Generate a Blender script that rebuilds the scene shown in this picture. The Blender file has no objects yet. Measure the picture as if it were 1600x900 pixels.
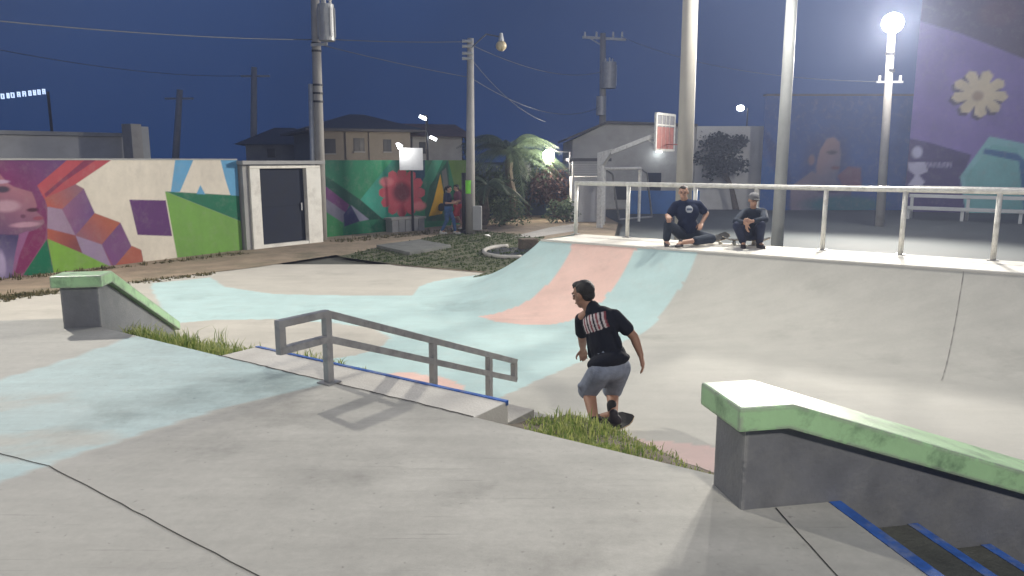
import bpy, bmesh, math, random
import numpy as np
from mathutils import Vector, Matrix

random.seed(7)
rng = np.random.default_rng(7)
SC = bpy.context.scene
C = SC.collection
V = Vector
PI = math.pi
R = math.radians

# ------------------------------------------------------------------ camera
EYE = 2.45                      # metres above the lower skate floor
PITCH = R(9.8)
FPX = 26.0 / 36.0 * 1600.0
cam_d = bpy.data.cameras.new("camera")
cam_d.lens = 26.0
cam_d.sensor_width = 36.0
cam_d.clip_start = 0.05
cam_d.clip_end = 2000.0
cam = bpy.data.objects.new("camera", cam_d)
cam.location = (0, 0, EYE)
cam.rotation_euler = (PI / 2 - PITCH, 0, 0)
C.objects.link(cam)
SC.camera = cam

# ------------------------------------------------------------------ world: night sky
W = bpy.data.worlds.new("World")
SC.world = W
W.use_nodes = True
nt = W.node_tree
nt.nodes.clear()
wo = nt.nodes.new("ShaderNodeOutputWorld")
bg = nt.nodes.new("ShaderNodeBackground")
tc = nt.nodes.new("ShaderNodeTexCoord")
sp = nt.nodes.new("ShaderNodeSeparateXYZ")
cr = nt.nodes.new("ShaderNodeValToRGB")
cr.color_ramp.elements[0].position = 0.0
cr.color_ramp.elements[0].color = (0.0085, 0.026, 0.084, 1)
cr.color_ramp.elements[1].position = 0.5
cr.color_ramp.elements[1].color = (0.024, 0.047, 0.120, 1)
nz = nt.nodes.new("ShaderNodeTexNoise")
nz.inputs["Scale"].default_value = 2.2
nz.inputs["Detail"].default_value = 4
mr = nt.nodes.new("ShaderNodeMapRange")
mr.inputs["From Min"].default_value = 0.3
mr.inputs["From Max"].default_value = 0.7
mr.inputs["To Min"].default_value = 0.78
mr.inputs["To Max"].default_value = 1.22
mx = nt.nodes.new("ShaderNodeVectorMath")
mx.operation = 'SCALE'
nt.links.new(tc.outputs["Generated"], sp.inputs[0])
nt.links.new(tc.outputs["Generated"], nz.inputs["Vector"])
nt.links.new(sp.outputs["Z"], cr.inputs["Fac"])
nt.links.new(nz.outputs["Fac"], mr.inputs["Value"])
nt.links.new(cr.outputs["Color"], mx.inputs[0])
nt.links.new(mr.outputs["Result"], mx.inputs["Scale"])
nt.links.new(mx.outputs[0], bg.inputs["Color"])
bg.inputs["Strength"].default_value = 1.0
nt.links.new(bg.outputs[0], wo.inputs["Surface"])

# ------------------------------------------------------------------ exposure / engine
SC.view_settings.view_transform = 'Standard'
SC.view_settings.look = 'None'
SC.view_settings.exposure = 0.5
SC.view_settings.gamma = 1.0
SC.render.engine = 'CYCLES'
SC.cycles.use_denoising = True
SC.cycles.max_bounces = 6
SC.cycles.volume_bounces = 0
SC.cycles.sample_clamp_indirect = 4.0

# lamp powers (W) - the lamps themselves are built with their poles below
POWER_COURT = 2100.0      # on the pale pole right of the sitting people
POWER_STREET = 3500.0     # tall pole just outside the frame on the left
POWER_DECK = 2900.0       # pole behind the photographer
POWER_FAR = 12500.0        # the lit floodlight top right

# ------------------------------------------------------------------ geometry of the view
cp, sn = math.cos(PITCH), math.sin(PITCH)


def ray(u, v):
    x = (u - 800.0) / FPX
    yd = (v - 450.0) / FPX
    return V((x, cp - yd * sn, -sn - yd * cp))


def at(u, v, z=0.0):
    """point of the horizontal plane z seen at (u, v) of the 1600x900 photograph"""
    d = ray(u, v)
    t = (z - EYE) / d.z
    return V((d.x * t, d.y * t, z))


def atY(u, v, Y):
    d = ray(u, v)
    t = Y / d.y
    return V((d.x * t, Y, EYE + d.z * t))


E1 = V((0.827, -0.562, 0)).normalized()     # park grid, to the right and nearer
E2 = V((0.562, 0.827, 0)).normalized()      # park grid, away
HR = (E1 + E2).normalized()                 # diagonal of the right ledge
HL = (E2 - E1).normalized()                 # diagonal of the left ledge
UP = V((0, 0, 1))


def ab(a, b, z=0.0):
    p = E1 * a + E2 * b
    return V((p.x, p.y, z))


def to_ab(p):
    return p.x * E1.x + p.y * E1.y, p.x * E2.x + p.y * E2.y


def lin(r, g, b, k=1.0):
    def f(c):
        c /= 255.0
        return c / 12.92 if c <= 0.04045 else ((c + 0.055) / 1.055) ** 2.4
    return (min(f(r) * k, 0.95), min(f(g) * k, 0.95), min(f(b) * k, 0.95))


# ------------------------------------------------------------------ materials
def new_mat(name):
    m = bpy.data.materials.new(name)
    m.use_nodes = True
    n = m.node_tree
    b = n.nodes["Principled BSDF"]
    return m, n, b


def mat(name, col, rough=0.7, metal=0.0, var=0.18, scale=6.0, bump=0.0, bscale=40.0, emit=None, strength=0.0,
        stretch=None, dirt=None, dscale=1.3, damount=0.5, coat=0.0, edge=None):
    m, n, b = new_mat(name)
    L = n.links.new
    b.inputs["Roughness"].default_value = rough
    b.inputs["Metallic"].default_value = metal
    if coat:
        b.inputs["Coat Weight"].default_value = coat
    if emit:
        b.inputs["Base Color"].default_value = (*col, 1)
        b.inputs["Emission Color"].default_value = (*emit, 1)
        b.inputs["Emission Strength"].default_value = strength
        return m
    t = n.nodes.new("ShaderNodeTexCoord")
    mp = n.nodes.new("ShaderNodeMapping")
    L(t.outputs["Object"], mp.inputs["Vector"])
    if stretch:
        mp.inputs["Scale"].default_value = stretch
    nz = n.nodes.new("ShaderNodeTexNoise")
    nz.inputs["Scale"].default_value = scale
    nz.inputs["Detail"].default_value = 8
    nz.inputs["Roughness"].default_value = 0.62
    L(mp.outputs[0], nz.inputs["Vector"])
    r = n.nodes.new("ShaderNodeValToRGB")
    r.color_ramp.elements[0].position = 0.3
    r.color_ramp.elements[1].position = 0.72
    r.color_ramp.elements[0].color = (*[c * (1 - var) for c in col], 1)
    r.color_ramp.elements[1].color = (*[min(c * (1 + var), 1) for c in col], 1)
    L(nz.outputs["Fac"], r.inputs["Fac"])
    out = r.outputs["Color"]
    if dirt:
        nd = n.nodes.new("ShaderNodeTexNoise")
        nd.inputs["Scale"].default_value = dscale
        nd.inputs["Detail"].default_value = 10
        nd.inputs["Roughness"].default_value = 0.7
        L(t.outputs["Object"], nd.inputs["Vector"])
        rr = n.nodes.new("ShaderNodeMapRange")
        rr.inputs["From Min"].default_value = 0.5
        rr.inputs["From Max"].default_value = 0.72
        rr.inputs["To Max"].default_value = damount
        L(nd.outputs["Fac"], rr.inputs["Value"])
        mixn = n.nodes.new("ShaderNodeMix")
        mixn.data_type = 'RGBA'
        mixn.inputs["B"].default_value = (*dirt, 1)
        L(rr.outputs["Result"], mixn.inputs["Factor"])
        L(out, mixn.inputs["A"])
        out = mixn.outputs["Result"]
    if edge:
        # paint knocked off along the arrises
        bv = n.nodes.new("ShaderNodeBevel")
        bv.samples = 4
        bv.inputs["Radius"].default_value = 0.03
        ge = n.nodes.new("ShaderNodeNewGeometry")
        dt = n.nodes.new("ShaderNodeVectorMath")
        dt.operation = 'DOT_PRODUCT'
        L(bv.outputs[0], dt.inputs[0])
        L(ge.outputs["True Normal"], dt.inputs[1])
        em = n.nodes.new("ShaderNodeMapRange")
        em.inputs["From Min"].default_value = 0.998
        em.inputs["From Max"].default_value = 0.95
        L(dt.outputs["Value"], em.inputs["Value"])
        en = n.nodes.new("ShaderNodeTexNoise")
        en.inputs["Scale"].default_value = 11.0
        en.inputs["Detail"].default_value = 10
        en.inputs["Roughness"].default_value = 0.75
        L(t.outputs["Object"], en.inputs["Vector"])
        er = n.nodes.new("ShaderNodeMapRange")
        er.inputs["From Min"].default_value = 0.42
        er.inputs["From Max"].default_value = 0.5
        L(en.outputs["Fac"], er.inputs["Value"])
        mm = n.nodes.new("ShaderNodeMath")
        mm.operation = 'MULTIPLY'
        L(em.outputs["Result"], mm.inputs[0])
        L(er.outputs["Result"], mm.inputs[1])
        me_ = n.nodes.new("ShaderNodeMix")
        me_.data_type = 'RGBA'
        me_.inputs["B"].default_value = (*edge, 1)
        L(mm.outputs[0], me_.inputs["Factor"])
        L(out, me_.inputs["A"])
        out = me_.outputs["Result"]
    L(out, b.inputs["Base Color"])
    rv = n.nodes.new("ShaderNodeMapRange")
    rv.inputs["To Min"].default_value = max(rough - 0.12, 0.02)
    rv.inputs["To Max"].default_value = min(rough + 0.12, 1)
    L(nz.outputs["Fac"], rv.inputs["Value"])
    L(rv.outputs["Result"], b.inputs["Roughness"])
    if bump:
        bn = n.nodes.new("ShaderNodeTexNoise")
        bn.inputs["Scale"].default_value = bscale
        bn.inputs["Detail"].default_value = 6
        L(t.outputs["Object"], bn.inputs["Vector"])
        bp = n.nodes.new("ShaderNodeBump")
        bp.inputs["Strength"].default_value = bump
        bp.inputs["Distance"].default_value = 0.02
        L(bn.outputs["Fac"], bp.inputs["Height"])
        L(bp.outputs[0], b.inputs["Normal"])
    return m


def attr_mat(name, rough=0.7, var=0.14, scale=1.6, fine=24.0, bump=0.15, wear=None, wearamt=0.0, stain=0.25,
             spec=0.5, cracks=0.0):
    """colour from the vertex attribute 'paint', with trowel marks, stains and wear on top"""
    m, n, b = new_mat(name)
    L = n.links.new
    b.inputs["Specular IOR Level"].default_value = spec
    at_ = n.nodes.new("ShaderNodeAttribute")
    at_.attribute_name = "paint"
    t = n.nodes.new("ShaderNodeTexCoord")

    def noise(s, d=8, ro=0.6, st=None):
        q = n.nodes.new("ShaderNodeTexNoise")
        q.inputs["Scale"].default_value = s
        q.inputs["Detail"].default_value = d
        q.inputs["Roughness"].default_value = ro
        if st:
            mp = n.nodes.new("ShaderNodeMapping")
            mp.inputs["Scale"].default_value = st
            mp.inputs["Rotation"].default_value = (0, 0, R(34))
            L(t.outputs["Object"], mp.inputs["Vector"])
            L(mp.outputs[0], q.inputs["Vector"])
        else:
            L(t.outputs["Object"], q.inputs["Vector"])
        return q.outputs["Fac"]

    def rng_(x, a, c, lo, hi):
        q = n.nodes.new("ShaderNodeMapRange")
        q.inputs["From Min"].default_value = a
        q.inputs["From Max"].default_value = c
        q.inputs["To Min"].default_value = lo
        q.inputs["To Max"].default_value = hi
        L(x, q.inputs["Value"])
        return q.outputs["Result"]

    def mul(x, y):
        q = n.nodes.new("ShaderNodeMath")
        q.operation = 'MULTIPLY'
        L(x, q.inputs[0])
        L(y, q.inputs[1])
        return q.outputs[0]
    big = noise(scale)
    k = mul(rng_(big, 0.3, 0.7, 1 - var, 1 + var), rng_(noise(fine, 6, 0.7), 0.25, 0.75, 1 - var * 0.5, 1 + var * 0.5))
    k = mul(k, rng_(noise(1.0, 6, 0.6, (0.7, 5.0, 1.0)), 0.3, 0.7, 1 - var * 0.7, 1 + var * 0.4))
    k = mul(k, rng_(noise(0.55, 9, 0.68), 0.56, 0.72, 1.0, 1.0 - stain))
    col = at_.outputs["Color"]
    if wear:
        mixn = n.nodes.new("ShaderNodeMix")
        mixn.data_type = 'RGBA'
        mixn.inputs["B"].default_value = (*wear, 1)
        L(rng_(noise(3.4, 12, 0.75), 0.5, 0.72, 0.0, wearamt), mixn.inputs["Factor"])
        L(col, mixn.inputs["A"])
        col = mixn.outputs["Result"]
    if cracks:
        # dark scuffs and specks left by wheels
        sc = rng_(noise(7.0, 4, 0.5, (0.25, 9.0, 1.0)), 0.66, 0.74, 1.0, 1.0 - cracks * 0.8)
        sp_ = rng_(noise(34.0, 2, 0.5), 0.70, 0.76, 1.0, 1.0 - cracks)
        k = mul(k, mul(sc, sp_))
    vm = n.nodes.new("ShaderNodeVectorMath")
    vm.operation = 'SCALE'
    L(col, vm.inputs[0])
    L(k, vm.inputs["Scale"])
    L(vm.outputs[0], b.inputs["Base Color"])
    L(rng_(big, 0.3, 0.7, max(rough - 0.13, 0.05), min(rough + 0.1, 1)), b.inputs["Roughness"])
    if bump:
        bp = n.nodes.new("ShaderNodeBump")
        bp.inputs["Strength"].default_value = bump
        bp.inputs["Distance"].default_value = 0.01
        L(noise(fine * 2.5, 6, 0.7), bp.inputs["Height"])
        L(bp.outputs[0], b.inputs["Normal"])
    return m


M = {}
M['concrete'] = mat('concrete', (0.36, 0.345, 0.315), 0.8, var=0.14, scale=3, bump=0.25, bscale=60, dirt=(0.2, 0.19, 0.17), damount=0.45)
M['pale_concrete'] = mat('pale_concrete', (0.56, 0.54, 0.49), 0.75, var=0.1, scale=3, bump=0.2, bscale=60, dirt=(0.33, 0.3, 0.26), damount=0.4)
M['floor_paint'] = attr_mat('painted_concrete', 0.8, spec=0.12, var=0.08, wear=(0.5, 0.48, 0.43), wearamt=0.2, stain=0.22, cracks=0.14)
M['deck_paint'] = attr_mat('deck_concrete', 0.7, spec=0.25, var=0.17, scale=1.2, wear=(0.47, 0.46, 0.42), wearamt=0.22, stain=0.38, cracks=0.3)
M['mural'] = attr_mat('mural_paint', 0.75, var=0.1, scale=0.9, fine=9, bump=0.25, wear=(0.3, 0.28, 0.25), wearamt=0.22, stain=0.2, spec=0.3)
M['cloth_print'] = attr_mat('printed_cloth', 0.9, var=0.12, scale=9, fine=60, bump=0.2, stain=0.0, spec=0.2)
M['cap_green'] = mat('green_paint', (0.36, 0.58, 0.31), 0.36, var=0.1, scale=5, bump=0.12, bscale=70, dirt=(0.10, 0.17, 0.10), dscale=4.5, damount=1.0, edge=(0.30, 0.31, 0.27))
M['ledge_grey'] = mat('grey_paint', (0.155, 0.16, 0.172), 0.6, var=0.2, scale=4, bump=0.2, bscale=50, dirt=(0.24, 0.24, 0.23), dscale=3, damount=0.6, edge=(0.3, 0.3, 0.29))
M['blue_paint'] = mat('blue_paint', (0.035, 0.12, 0.42), 0.6, var=0.3, scale=14, bump=0.15, dirt=(0.26, 0.28, 0.33), dscale=5, damount=0.9)
M['joint'] = mat('joint_shadow_line', (0.03, 0.028, 0.026), 0.95, var=0.3, scale=20)
M['steel_grey'] = mat('galvanised_grey', (0.36, 0.36, 0.36), 0.38, metal=0.5, var=0.3, scale=14, bump=0.1, dirt=(0.16, 0.12, 0.09), dscale=7, damount=0.5)
M['steel_white'] = mat('galvanised_pale', (0.68, 0.67, 0.62), 0.38, metal=0.1, var=0.16, scale=12, dirt=(0.25, 0.22, 0.18), dscale=9, damount=0.55)
M['pole_concrete'] = mat('pole_concrete', (0.36, 0.345, 0.32), 0.8, var=0.14, scale=4, bump=0.3, bscale=30, dirt=(0.19, 0.18, 0.17), dscale=2.0)
M['pole_pale'] = mat('pole_pale', (0.36, 0.375, 0.375), 0.6, var=0.08, scale=3, dirt=(0.3, 0.3, 0.3), dscale=1.4)
M['dark_metal'] = mat('dark_metal', (0.03, 0.032, 0.038), 0.5, metal=0.3, var=0.2)
M['grey_metal'] = mat('grey_metal', (0.45, 0.46, 0.46), 0.5, metal=0.3, var=0.15)
M['wire'] = mat('cable', (0.12, 0.13, 0.15), 0.6)
M['soil'] = mat('soil', (0.11, 0.085, 0.06), 0.95, var=0.4, scale=7, bump=0.9, bscale=22, dirt=(0.06, 0.07, 0.03), dscale=3)
M['dirt_path'] = mat('dirt_path', (0.27, 0.21, 0.145), 0.95, var=0.3, scale=1.6, bump=0.7, bscale=12, dirt=(0.10, 0.10, 0.055), dscale=0.7, damount=0.75)
M['verge'] = mat('verge_soil', (0.075, 0.08, 0.04), 0.95, var=0.5, scale=2.5, bump=0.8, bscale=14, dirt=(0.13, 0.105, 0.07), dscale=1.0, damount=0.7)
M['ground'] = mat('far_ground', (0.07, 0.07, 0.055), 0.95, var=0.4, scale=0.3, bump=0.4, bscale=5)
M['asphalt'] = mat('court_asphalt', (0.042, 0.052, 0.054), 0.8, var=0.25, scale=0.6, bump=0.3, bscale=60, dirt=(0.08, 0.085, 0.085), dscale=0.35, damount=0.45)
M['white_paint'] = mat('white_paint', (0.76, 0.74, 0.67), 0.6, var=0.07, scale=3, dirt=(0.36, 0.33, 0.28), dscale=2.2, damount=0.5)
M['cream'] = mat('cream_render', (0.25, 0.22, 0.175), 0.85, var=0.12, scale=1.2, dirt=(0.24, 0.21, 0.17), dscale=0.9)
M['grey_render'] = mat('grey_render', (0.33, 0.33, 0.32), 0.85, var=0.15, scale=1.0, dirt=(0.18, 0.18, 0.17), dscale=0.7)
M['white_wall'] = mat('white_wall', (0.5, 0.5, 0.49), 0.85, var=0.1, scale=0.8, dirt=(0.3, 0.29, 0.27), dscale=0.6)
M['roof'] = mat('roof_sheet', (0.055, 0.055, 0.06), 0.7, var=0.3, scale=2)
M['rust_roof'] = mat('rust_roof', (0.19, 0.11, 0.08), 0.8, var=0.3, scale=3)
M['navy_door'] = mat('navy_door', (0.006, 0.011, 0.027), 0.85, metal=0.0, var=0.25, scale=3)
M['glass_dark'] = mat('dark_glass', (0.012, 0.015, 0.022), 0.45, var=0.1)
M['sign_white'] = mat('sign_white', (0.62, 0.62, 0.62), 0.5, var=0.06)
M['neon'] = mat('lime_sticker', (0.25, 0.8, 0.06), 0.5, var=0.1)
M['bark'] = mat('bark', (0.10, 0.08, 0.06), 0.95, var=0.4, scale=8, bump=0.8, bscale=20)
M['red_frame'] = mat('faded_red', (0.34, 0.12, 0.10), 0.6, var=0.2)
M['paper'] = mat('paper', (0.7, 0.69, 0.66), 0.8, var=0.05)
M['lamp_lit'] = mat('lamp_lit', (0.8, 0.8, 0.8), emit=(1.0, 0.96, 0.88), strength=60.0)
M['lamp_far'] = mat('lamp_far', (0.8, 0.8, 0.8), emit=(0.9, 0.97, 1.0), strength=14.0)
M['lamp_warm'] = mat('lamp_warm', (0.8, 0.8, 0.8), emit=(1.0, 0.93, 0.82), strength=40.0)
M['lamp_off'] = mat('lamp_unlit_lens', (0.5, 0.42, 0.26), 0.4, var=0.1)
M['led'] = mat('led_sign', (0.5, 0.6, 0.8), emit=(0.60, 0.74, 1.0), strength=0.95)
M['skin'] = mat('skin', (0.42, 0.24, 0.165), 0.55, var=0.1, scale=12)
M['skin_tan'] = mat('skin_tan', (0.32, 0.17, 0.11), 0.55, var=0.1, scale=12)
M['hair'] = mat('hair', (0.012, 0.010, 0.009), 0.6, var=0.4, scale=60, bump=0.5, bscale=120)
M['eye'] = mat('eye', (0.02, 0.015, 0.012), 0.2)
M['lip'] = mat('lip', (0.3, 0.12, 0.1), 0.5)
M['denim_grey'] = mat('grey_denim', (0.21, 0.24, 0.31), 0.9, var=0.22, scale=16, bump=0.4, bscale=90)
M['navy_cloth'] = mat('navy_cloth', (0.014, 0.022, 0.055), 0.9, var=0.25, scale=14, bump=0.3, bscale=60)
M['slate_cloth'] = mat('slate_cloth', (0.018, 0.028, 0.048), 0.9, var=0.3, scale=14, bump=0.3, bscale=60)
M['jeans'] = mat('blue_jeans', (0.04, 0.10, 0.22), 0.9, var=0.3, scale=14, bump=0.3, bscale=60)
M['purple_cloth'] = mat('plum_cloth', (0.10, 0.04, 0.09), 0.9, var=0.2)
M['maroon_cloth'] = mat('maroon_cloth', (0.16, 0.05, 0.08), 0.9, var=0.2)
M['red_cloth'] = mat('red_cloth', (0.35, 0.03, 0.04), 0.9, var=0.2)
M['black_cloth'] = mat('black_cloth', (0.012, 0.012, 0.014), 0.85, var=0.2)
M['shoe_dark'] = mat('dark_shoe', (0.02, 0.016, 0.02), 0.7, var=0.3, scale=20)
M['sole'] = mat('pale_sole', (0.55, 0.52, 0.46), 0.7)
M['grip'] = mat('grip_tape', (0.016, 0.016, 0.017), 0.95, var=0.3, scale=60, bump=0.4, bscale=300)
M['maple'] = mat('maple_ply', (0.5, 0.38, 0.24), 0.5, var=0.15)
M['wheel'] = mat('urethane_wheel', (0.6, 0.57, 0.48), 0.5)


def leaf_mat(name, c1, c2, rough=0.6):
    m, n, b = new_mat(name)
    L = n.links.new
    a = n.nodes.new("ShaderNodeAttribute")
    a.attribute_name = "tint"
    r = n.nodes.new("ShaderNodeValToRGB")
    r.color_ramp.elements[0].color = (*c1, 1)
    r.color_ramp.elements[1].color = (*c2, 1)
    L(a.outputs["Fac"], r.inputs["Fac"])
    L(r.outputs["Color"], b.inputs["Base Color"])
    b.inputs["Roughness"].default_value = rough
    b.inputs["Specular IOR Level"].default_value = 0.3
    tr = n.nodes.new("ShaderNodeBsdfTranslucent")
    L(r.outputs["Color"], tr.inputs["Color"])
    ms = n.nodes.new("ShaderNodeMixShader")
    ms.inputs[0].default_value = 0.4
    L(b.outputs[0], ms.inputs[1])
    L(tr.outputs[0], ms.inputs[2])
    L(ms.outputs[0], n.nodes["Material Output"].inputs["Surface"])
    return m


M['grass'] = leaf_mat('grass_blades', (0.07, 0.145, 0.022), (0.42, 0.44, 0.15))
M['far_grass'] = leaf_mat('far_grass', (0.024, 0.052, 0.012), (0.075, 0.105, 0.03))
M['palm'] = leaf_mat('palm_leaf', (0.05, 0.085, 0.05), (0.15, 0.20, 0.12))
M['bush'] = leaf_mat('bush_leaf', (0.014, 0.030, 0.018), (0.05, 0.08, 0.04))
M['bush_red'] = leaf_mat('russet_leaf', (0.022, 0.015, 0.014), (0.07, 0.036, 0.032))
M['tree'] = leaf_mat('tree_leaf', (0.012, 0.024, 0.024), (0.035, 0.055, 0.05))


# ------------------------------------------------------------------ mesh helpers
class MB:
    def __init__(s):
        s.v, s.f = [], []

    def add(s, verts, faces):
        o = len(s.v)
        s.v += [tuple(p) for p in verts]
        s.f += [tuple(i + o for i in f) for f in faces]
        return s

    def box(s, c, size, rot=None, bev=0.0):
        hx, hy, hz = size[0] / 2, size[1] / 2, size[2] / 2
        pts = [V((x, y, z)) for x in (-hx, hx) for y in (-hy, hy) for z in (-hz, hz)]
        if rot is not None:
            pts = [rot @ p for p in pts]
        c = V(c)
        s.add([p + c for p in pts], [(0, 1, 3, 2), (4, 6, 7, 5), (0, 4, 5, 1), (2, 3, 7, 6), (0, 2, 6, 4), (1, 5, 7, 3)])
        return s

    def bar(s, p, q, w, h, up=UP):
        p, q = V(p), V(q)
        d = q - p
        L = d.length
        x = d.normalized()
        y = up.cross(x)
        if y.length < 1e-4:
            y = V((0, 1, 0)).cross(x)
        y.normalize()
        z = x.cross(y)
        rot = Matrix((x, y, z)).transposed()
        return s.box((p + q) / 2, (L, w, h), rot)

    def tube(s, pts, rad, n=10, caps=True):
        pts = [V(p) for p in pts]
        if not isinstance(rad, (list, tuple)):
            rad = [rad] * len(pts)
        o = len(s.v)
        ref = None
        for i, p in enumerate(pts):
            a = pts[max(i - 1, 0)]
            b = pts[min(i + 1, len(pts) - 1)]
            d = (b - a).normalized()
            if ref is None:
                ref = V((0, 0, 1)) if abs(d.z) < 0.9 else V((1, 0, 0))
            x = (ref - d * ref.dot(d)).normalized()
            y = d.cross(x)
            ref = x
            for k in range(n):
                t = 2 * PI * k / n
                s.v.append(tuple(p + (x * math.cos(t) + y * math.sin(t)) * rad[i]))
        for i in range(len(pts) - 1):
            for k in range(n):
                k2 = (k + 1) % n
                s.f.append((o + i * n + k, o + i * n + k2, o + (i + 1) * n + k2, o + (i + 1) * n + k))
        if caps:
            s.f.append(tuple(o + k for k in reversed(range(n))))
            s.f.append(tuple(o + (len(pts) - 1) * n + k for k in range(n)))
        return s

    def ell(s, c, r, rot=None, nu=14, nv=9):
        if not isinstance(r, (list, tuple)):
            r = (r, r, r)
        o = len(s.v)
        c = V(c)
        for j in range(nv + 1):
            ph = PI * j / nv
            for i in range(nu):
                th = 2 * PI * i / nu
                p = V((math.sin(ph) * math.cos(th) * r[0], math.sin(ph) * math.sin(th) * r[1], math.cos(ph) * r[2]))
                if rot is not None:
                    p = rot @ p
                s.v.append(tuple(p + c))
        for j in range(nv):
            for i in range(nu):
                i2 = (i + 1) % nu
                s.f.append((o + j * nu + i, o + (j + 1) * nu + i, o + (j + 1) * nu + i2, o + j * nu + i2))
        return s

    def prism(s, poly, z0, z1):
        n = len(poly)
        o = [(p[0], p[1], z0) for p in poly] + [(p[0], p[1], z1) for p in poly]
        s.add(o, [tuple(reversed(range(n))), tuple(range(n, 2 * n))] + [(i, (i + 1) % n, n + (i + 1) % n, n + i) for i in range(n)])
        return s

    def extrude(s, prof, across):
        """prof: list of 3-D points of a flat outline; across: vector"""
        n = len(prof)
        a = [V(p) for p in prof]
        s.add(a + [p + across for p in a], [tuple(reversed(range(n))), tuple(range(n, 2 * n))] + [(i, (i + 1) % n, n + (i + 1) % n, n + i) for i in range(n)])
        return s

    def build(s, name, material, parent=None, smooth=False, bevel=0.0, recalc=True):
        me = bpy.data.meshes.new(name)
        me.from_pydata(s.v, [], s.f)
        if recalc or bevel:
            bm = bmesh.new()
            bm.from_mesh(me)
            if recalc:
                bmesh.ops.recalc_face_normals(bm, faces=bm.faces)
            if bevel:
                ed = [e for e in bm.edges if len(e.link_faces) == 2 and e.calc_face_angle(0) > 0.5]
                bmesh.ops.bevel(bm, geom=ed, offset=bevel, segments=2, profile=0.6, affect='EDGES', clamp_overlap=True)
            bm.to_mesh(me)
            bm.free()
        me.materials.append(material)
        if smooth:
            for p in me.polygons:
                p.use_smooth = True
        me.update()
        o = bpy.data.objects.new(name, me)
        C.objects.link(o)
        if parent:
            adopt(o, parent)
        return o


def adopt(o, parent):
    """parent without moving: things sit unrotated at their base, parts keep world coordinates"""
    o.parent = parent
    o.matrix_parent_inverse = Matrix.Translation(-V(parent.location))


def thing(name, label, cat, loc=(0, 0, 0), group=None):
    o = bpy.data.objects.new(name, None)
    o.location = loc
    o.empty_display_size = 0.2
    C.objects.link(o)
    o['label'] = label
    o['category'] = cat
    if group:
        o['group'] = group
    return o


def tag(o, label, cat, group=None):
    o['label'] = label
    o['category'] = cat
    if group:
        o['group'] = group
    return o


def struct(o):
    o['kind'] = 'structure'
    return o


def set_paint(me, cols):
    a = me.attributes.new("paint", 'FLOAT_COLOR', 'POINT')
    arr = np.ones((len(me.vertices), 4), dtype=np.float32)
    arr[:, :3] = cols
    a.data.foreach_set("color", arr.ravel())


def verts_np(me):
    a = np.empty(len(me.vertices) * 3, dtype=np.float64)
    me.vertices.foreach_get("co", a)
    return a.reshape(-1, 3)


def inside(px, py, poly):
    """points in polygon, vectorised"""
    r = np.zeros(len(px), bool)
    n = len(poly)
    j = n - 1
    for i in range(n):
        xi, yi = poly[i]
        xj, yj = poly[j]
        if yi != yj:
            c = ((yi > py) != (yj > py)) & (px < (xj - xi) * (py - yi) / (yj - yi) + xi)
            r ^= c
        j = i
    return r


def wobble(x, y, amp, f=1.0, ph=0.0):
    return amp * (np.sin(3.1 * f * x + 1.7 * f * y + ph) + 0.6 * np.sin(7.3 * f * x - 5.1 * f * y + ph * 2) + 0.4 * np.sin(17 * f * y + 13 * f * x)) / 2


def grid_mesh(nx, ny, fn):
    """regular grid, fn(i/nx, j/ny) arrays -> (n,3)"""
    I, J = np.meshgrid(np.arange(nx + 1) / nx, np.arange(ny + 1) / ny, indexing='ij')
    P = fn(I.ravel(), J.ravel())
    idx = np.arange((nx + 1) * (ny + 1)).reshape(nx + 1, ny + 1)
    F = np.stack([idx[:-1, :-1], idx[1:, :-1], idx[1:, 1:], idx[:-1, 1:]], -1).reshape(-1, 4)
    me = bpy.data.meshes.new("grid")
    me.vertices.add(len(P))
    me.vertices.foreach_set("co", P.astype(np.float32).ravel())
    me.loops.add(F.size)
    me.loops.foreach_set("vertex_index", F.astype(np.int32).ravel())
    me.polygons.add(len(F))
    me.polygons.foreach_set("loop_start", (np.arange(len(F)) * 4).astype(np.int32))
    me.polygons.foreach_set("loop_total", np.full(len(F), 4, np.int32))
    me.update(calc_edges=True)
    return me


def mesh_obj(name, me, m, parent=None, smooth=False):
    me.name = name
    me.materials.append(m)
    if smooth:
        me.polygons.foreach_set("use_smooth", np.ones(len(me.polygons), bool))
    o = bpy.data.objects.new(name, me)
    C.objects.link(o)
    if parent:
        adopt(o, parent)
    return o


# ================================================================== THE LARGE STRUCTURE
DECK = 0.90          # upper deck
COPE = 0.98          # quarter pipe platform
B_COPE = 11.71       # coping line in park coordinates
RUN = 2.35           # horizontal run of the transition
RAD = (COPE ** 2 + RUN ** 2) / (2 * COPE)
A_END = -7.30        # left end of the coping

BEIGE = (0.465, 0.44, 0.385)
BLUE = (0.43, 0.565, 0.55)
PINK = (0.70, 0.49, 0.42)
GREY = (0.45, 0.44, 0.395)

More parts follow.
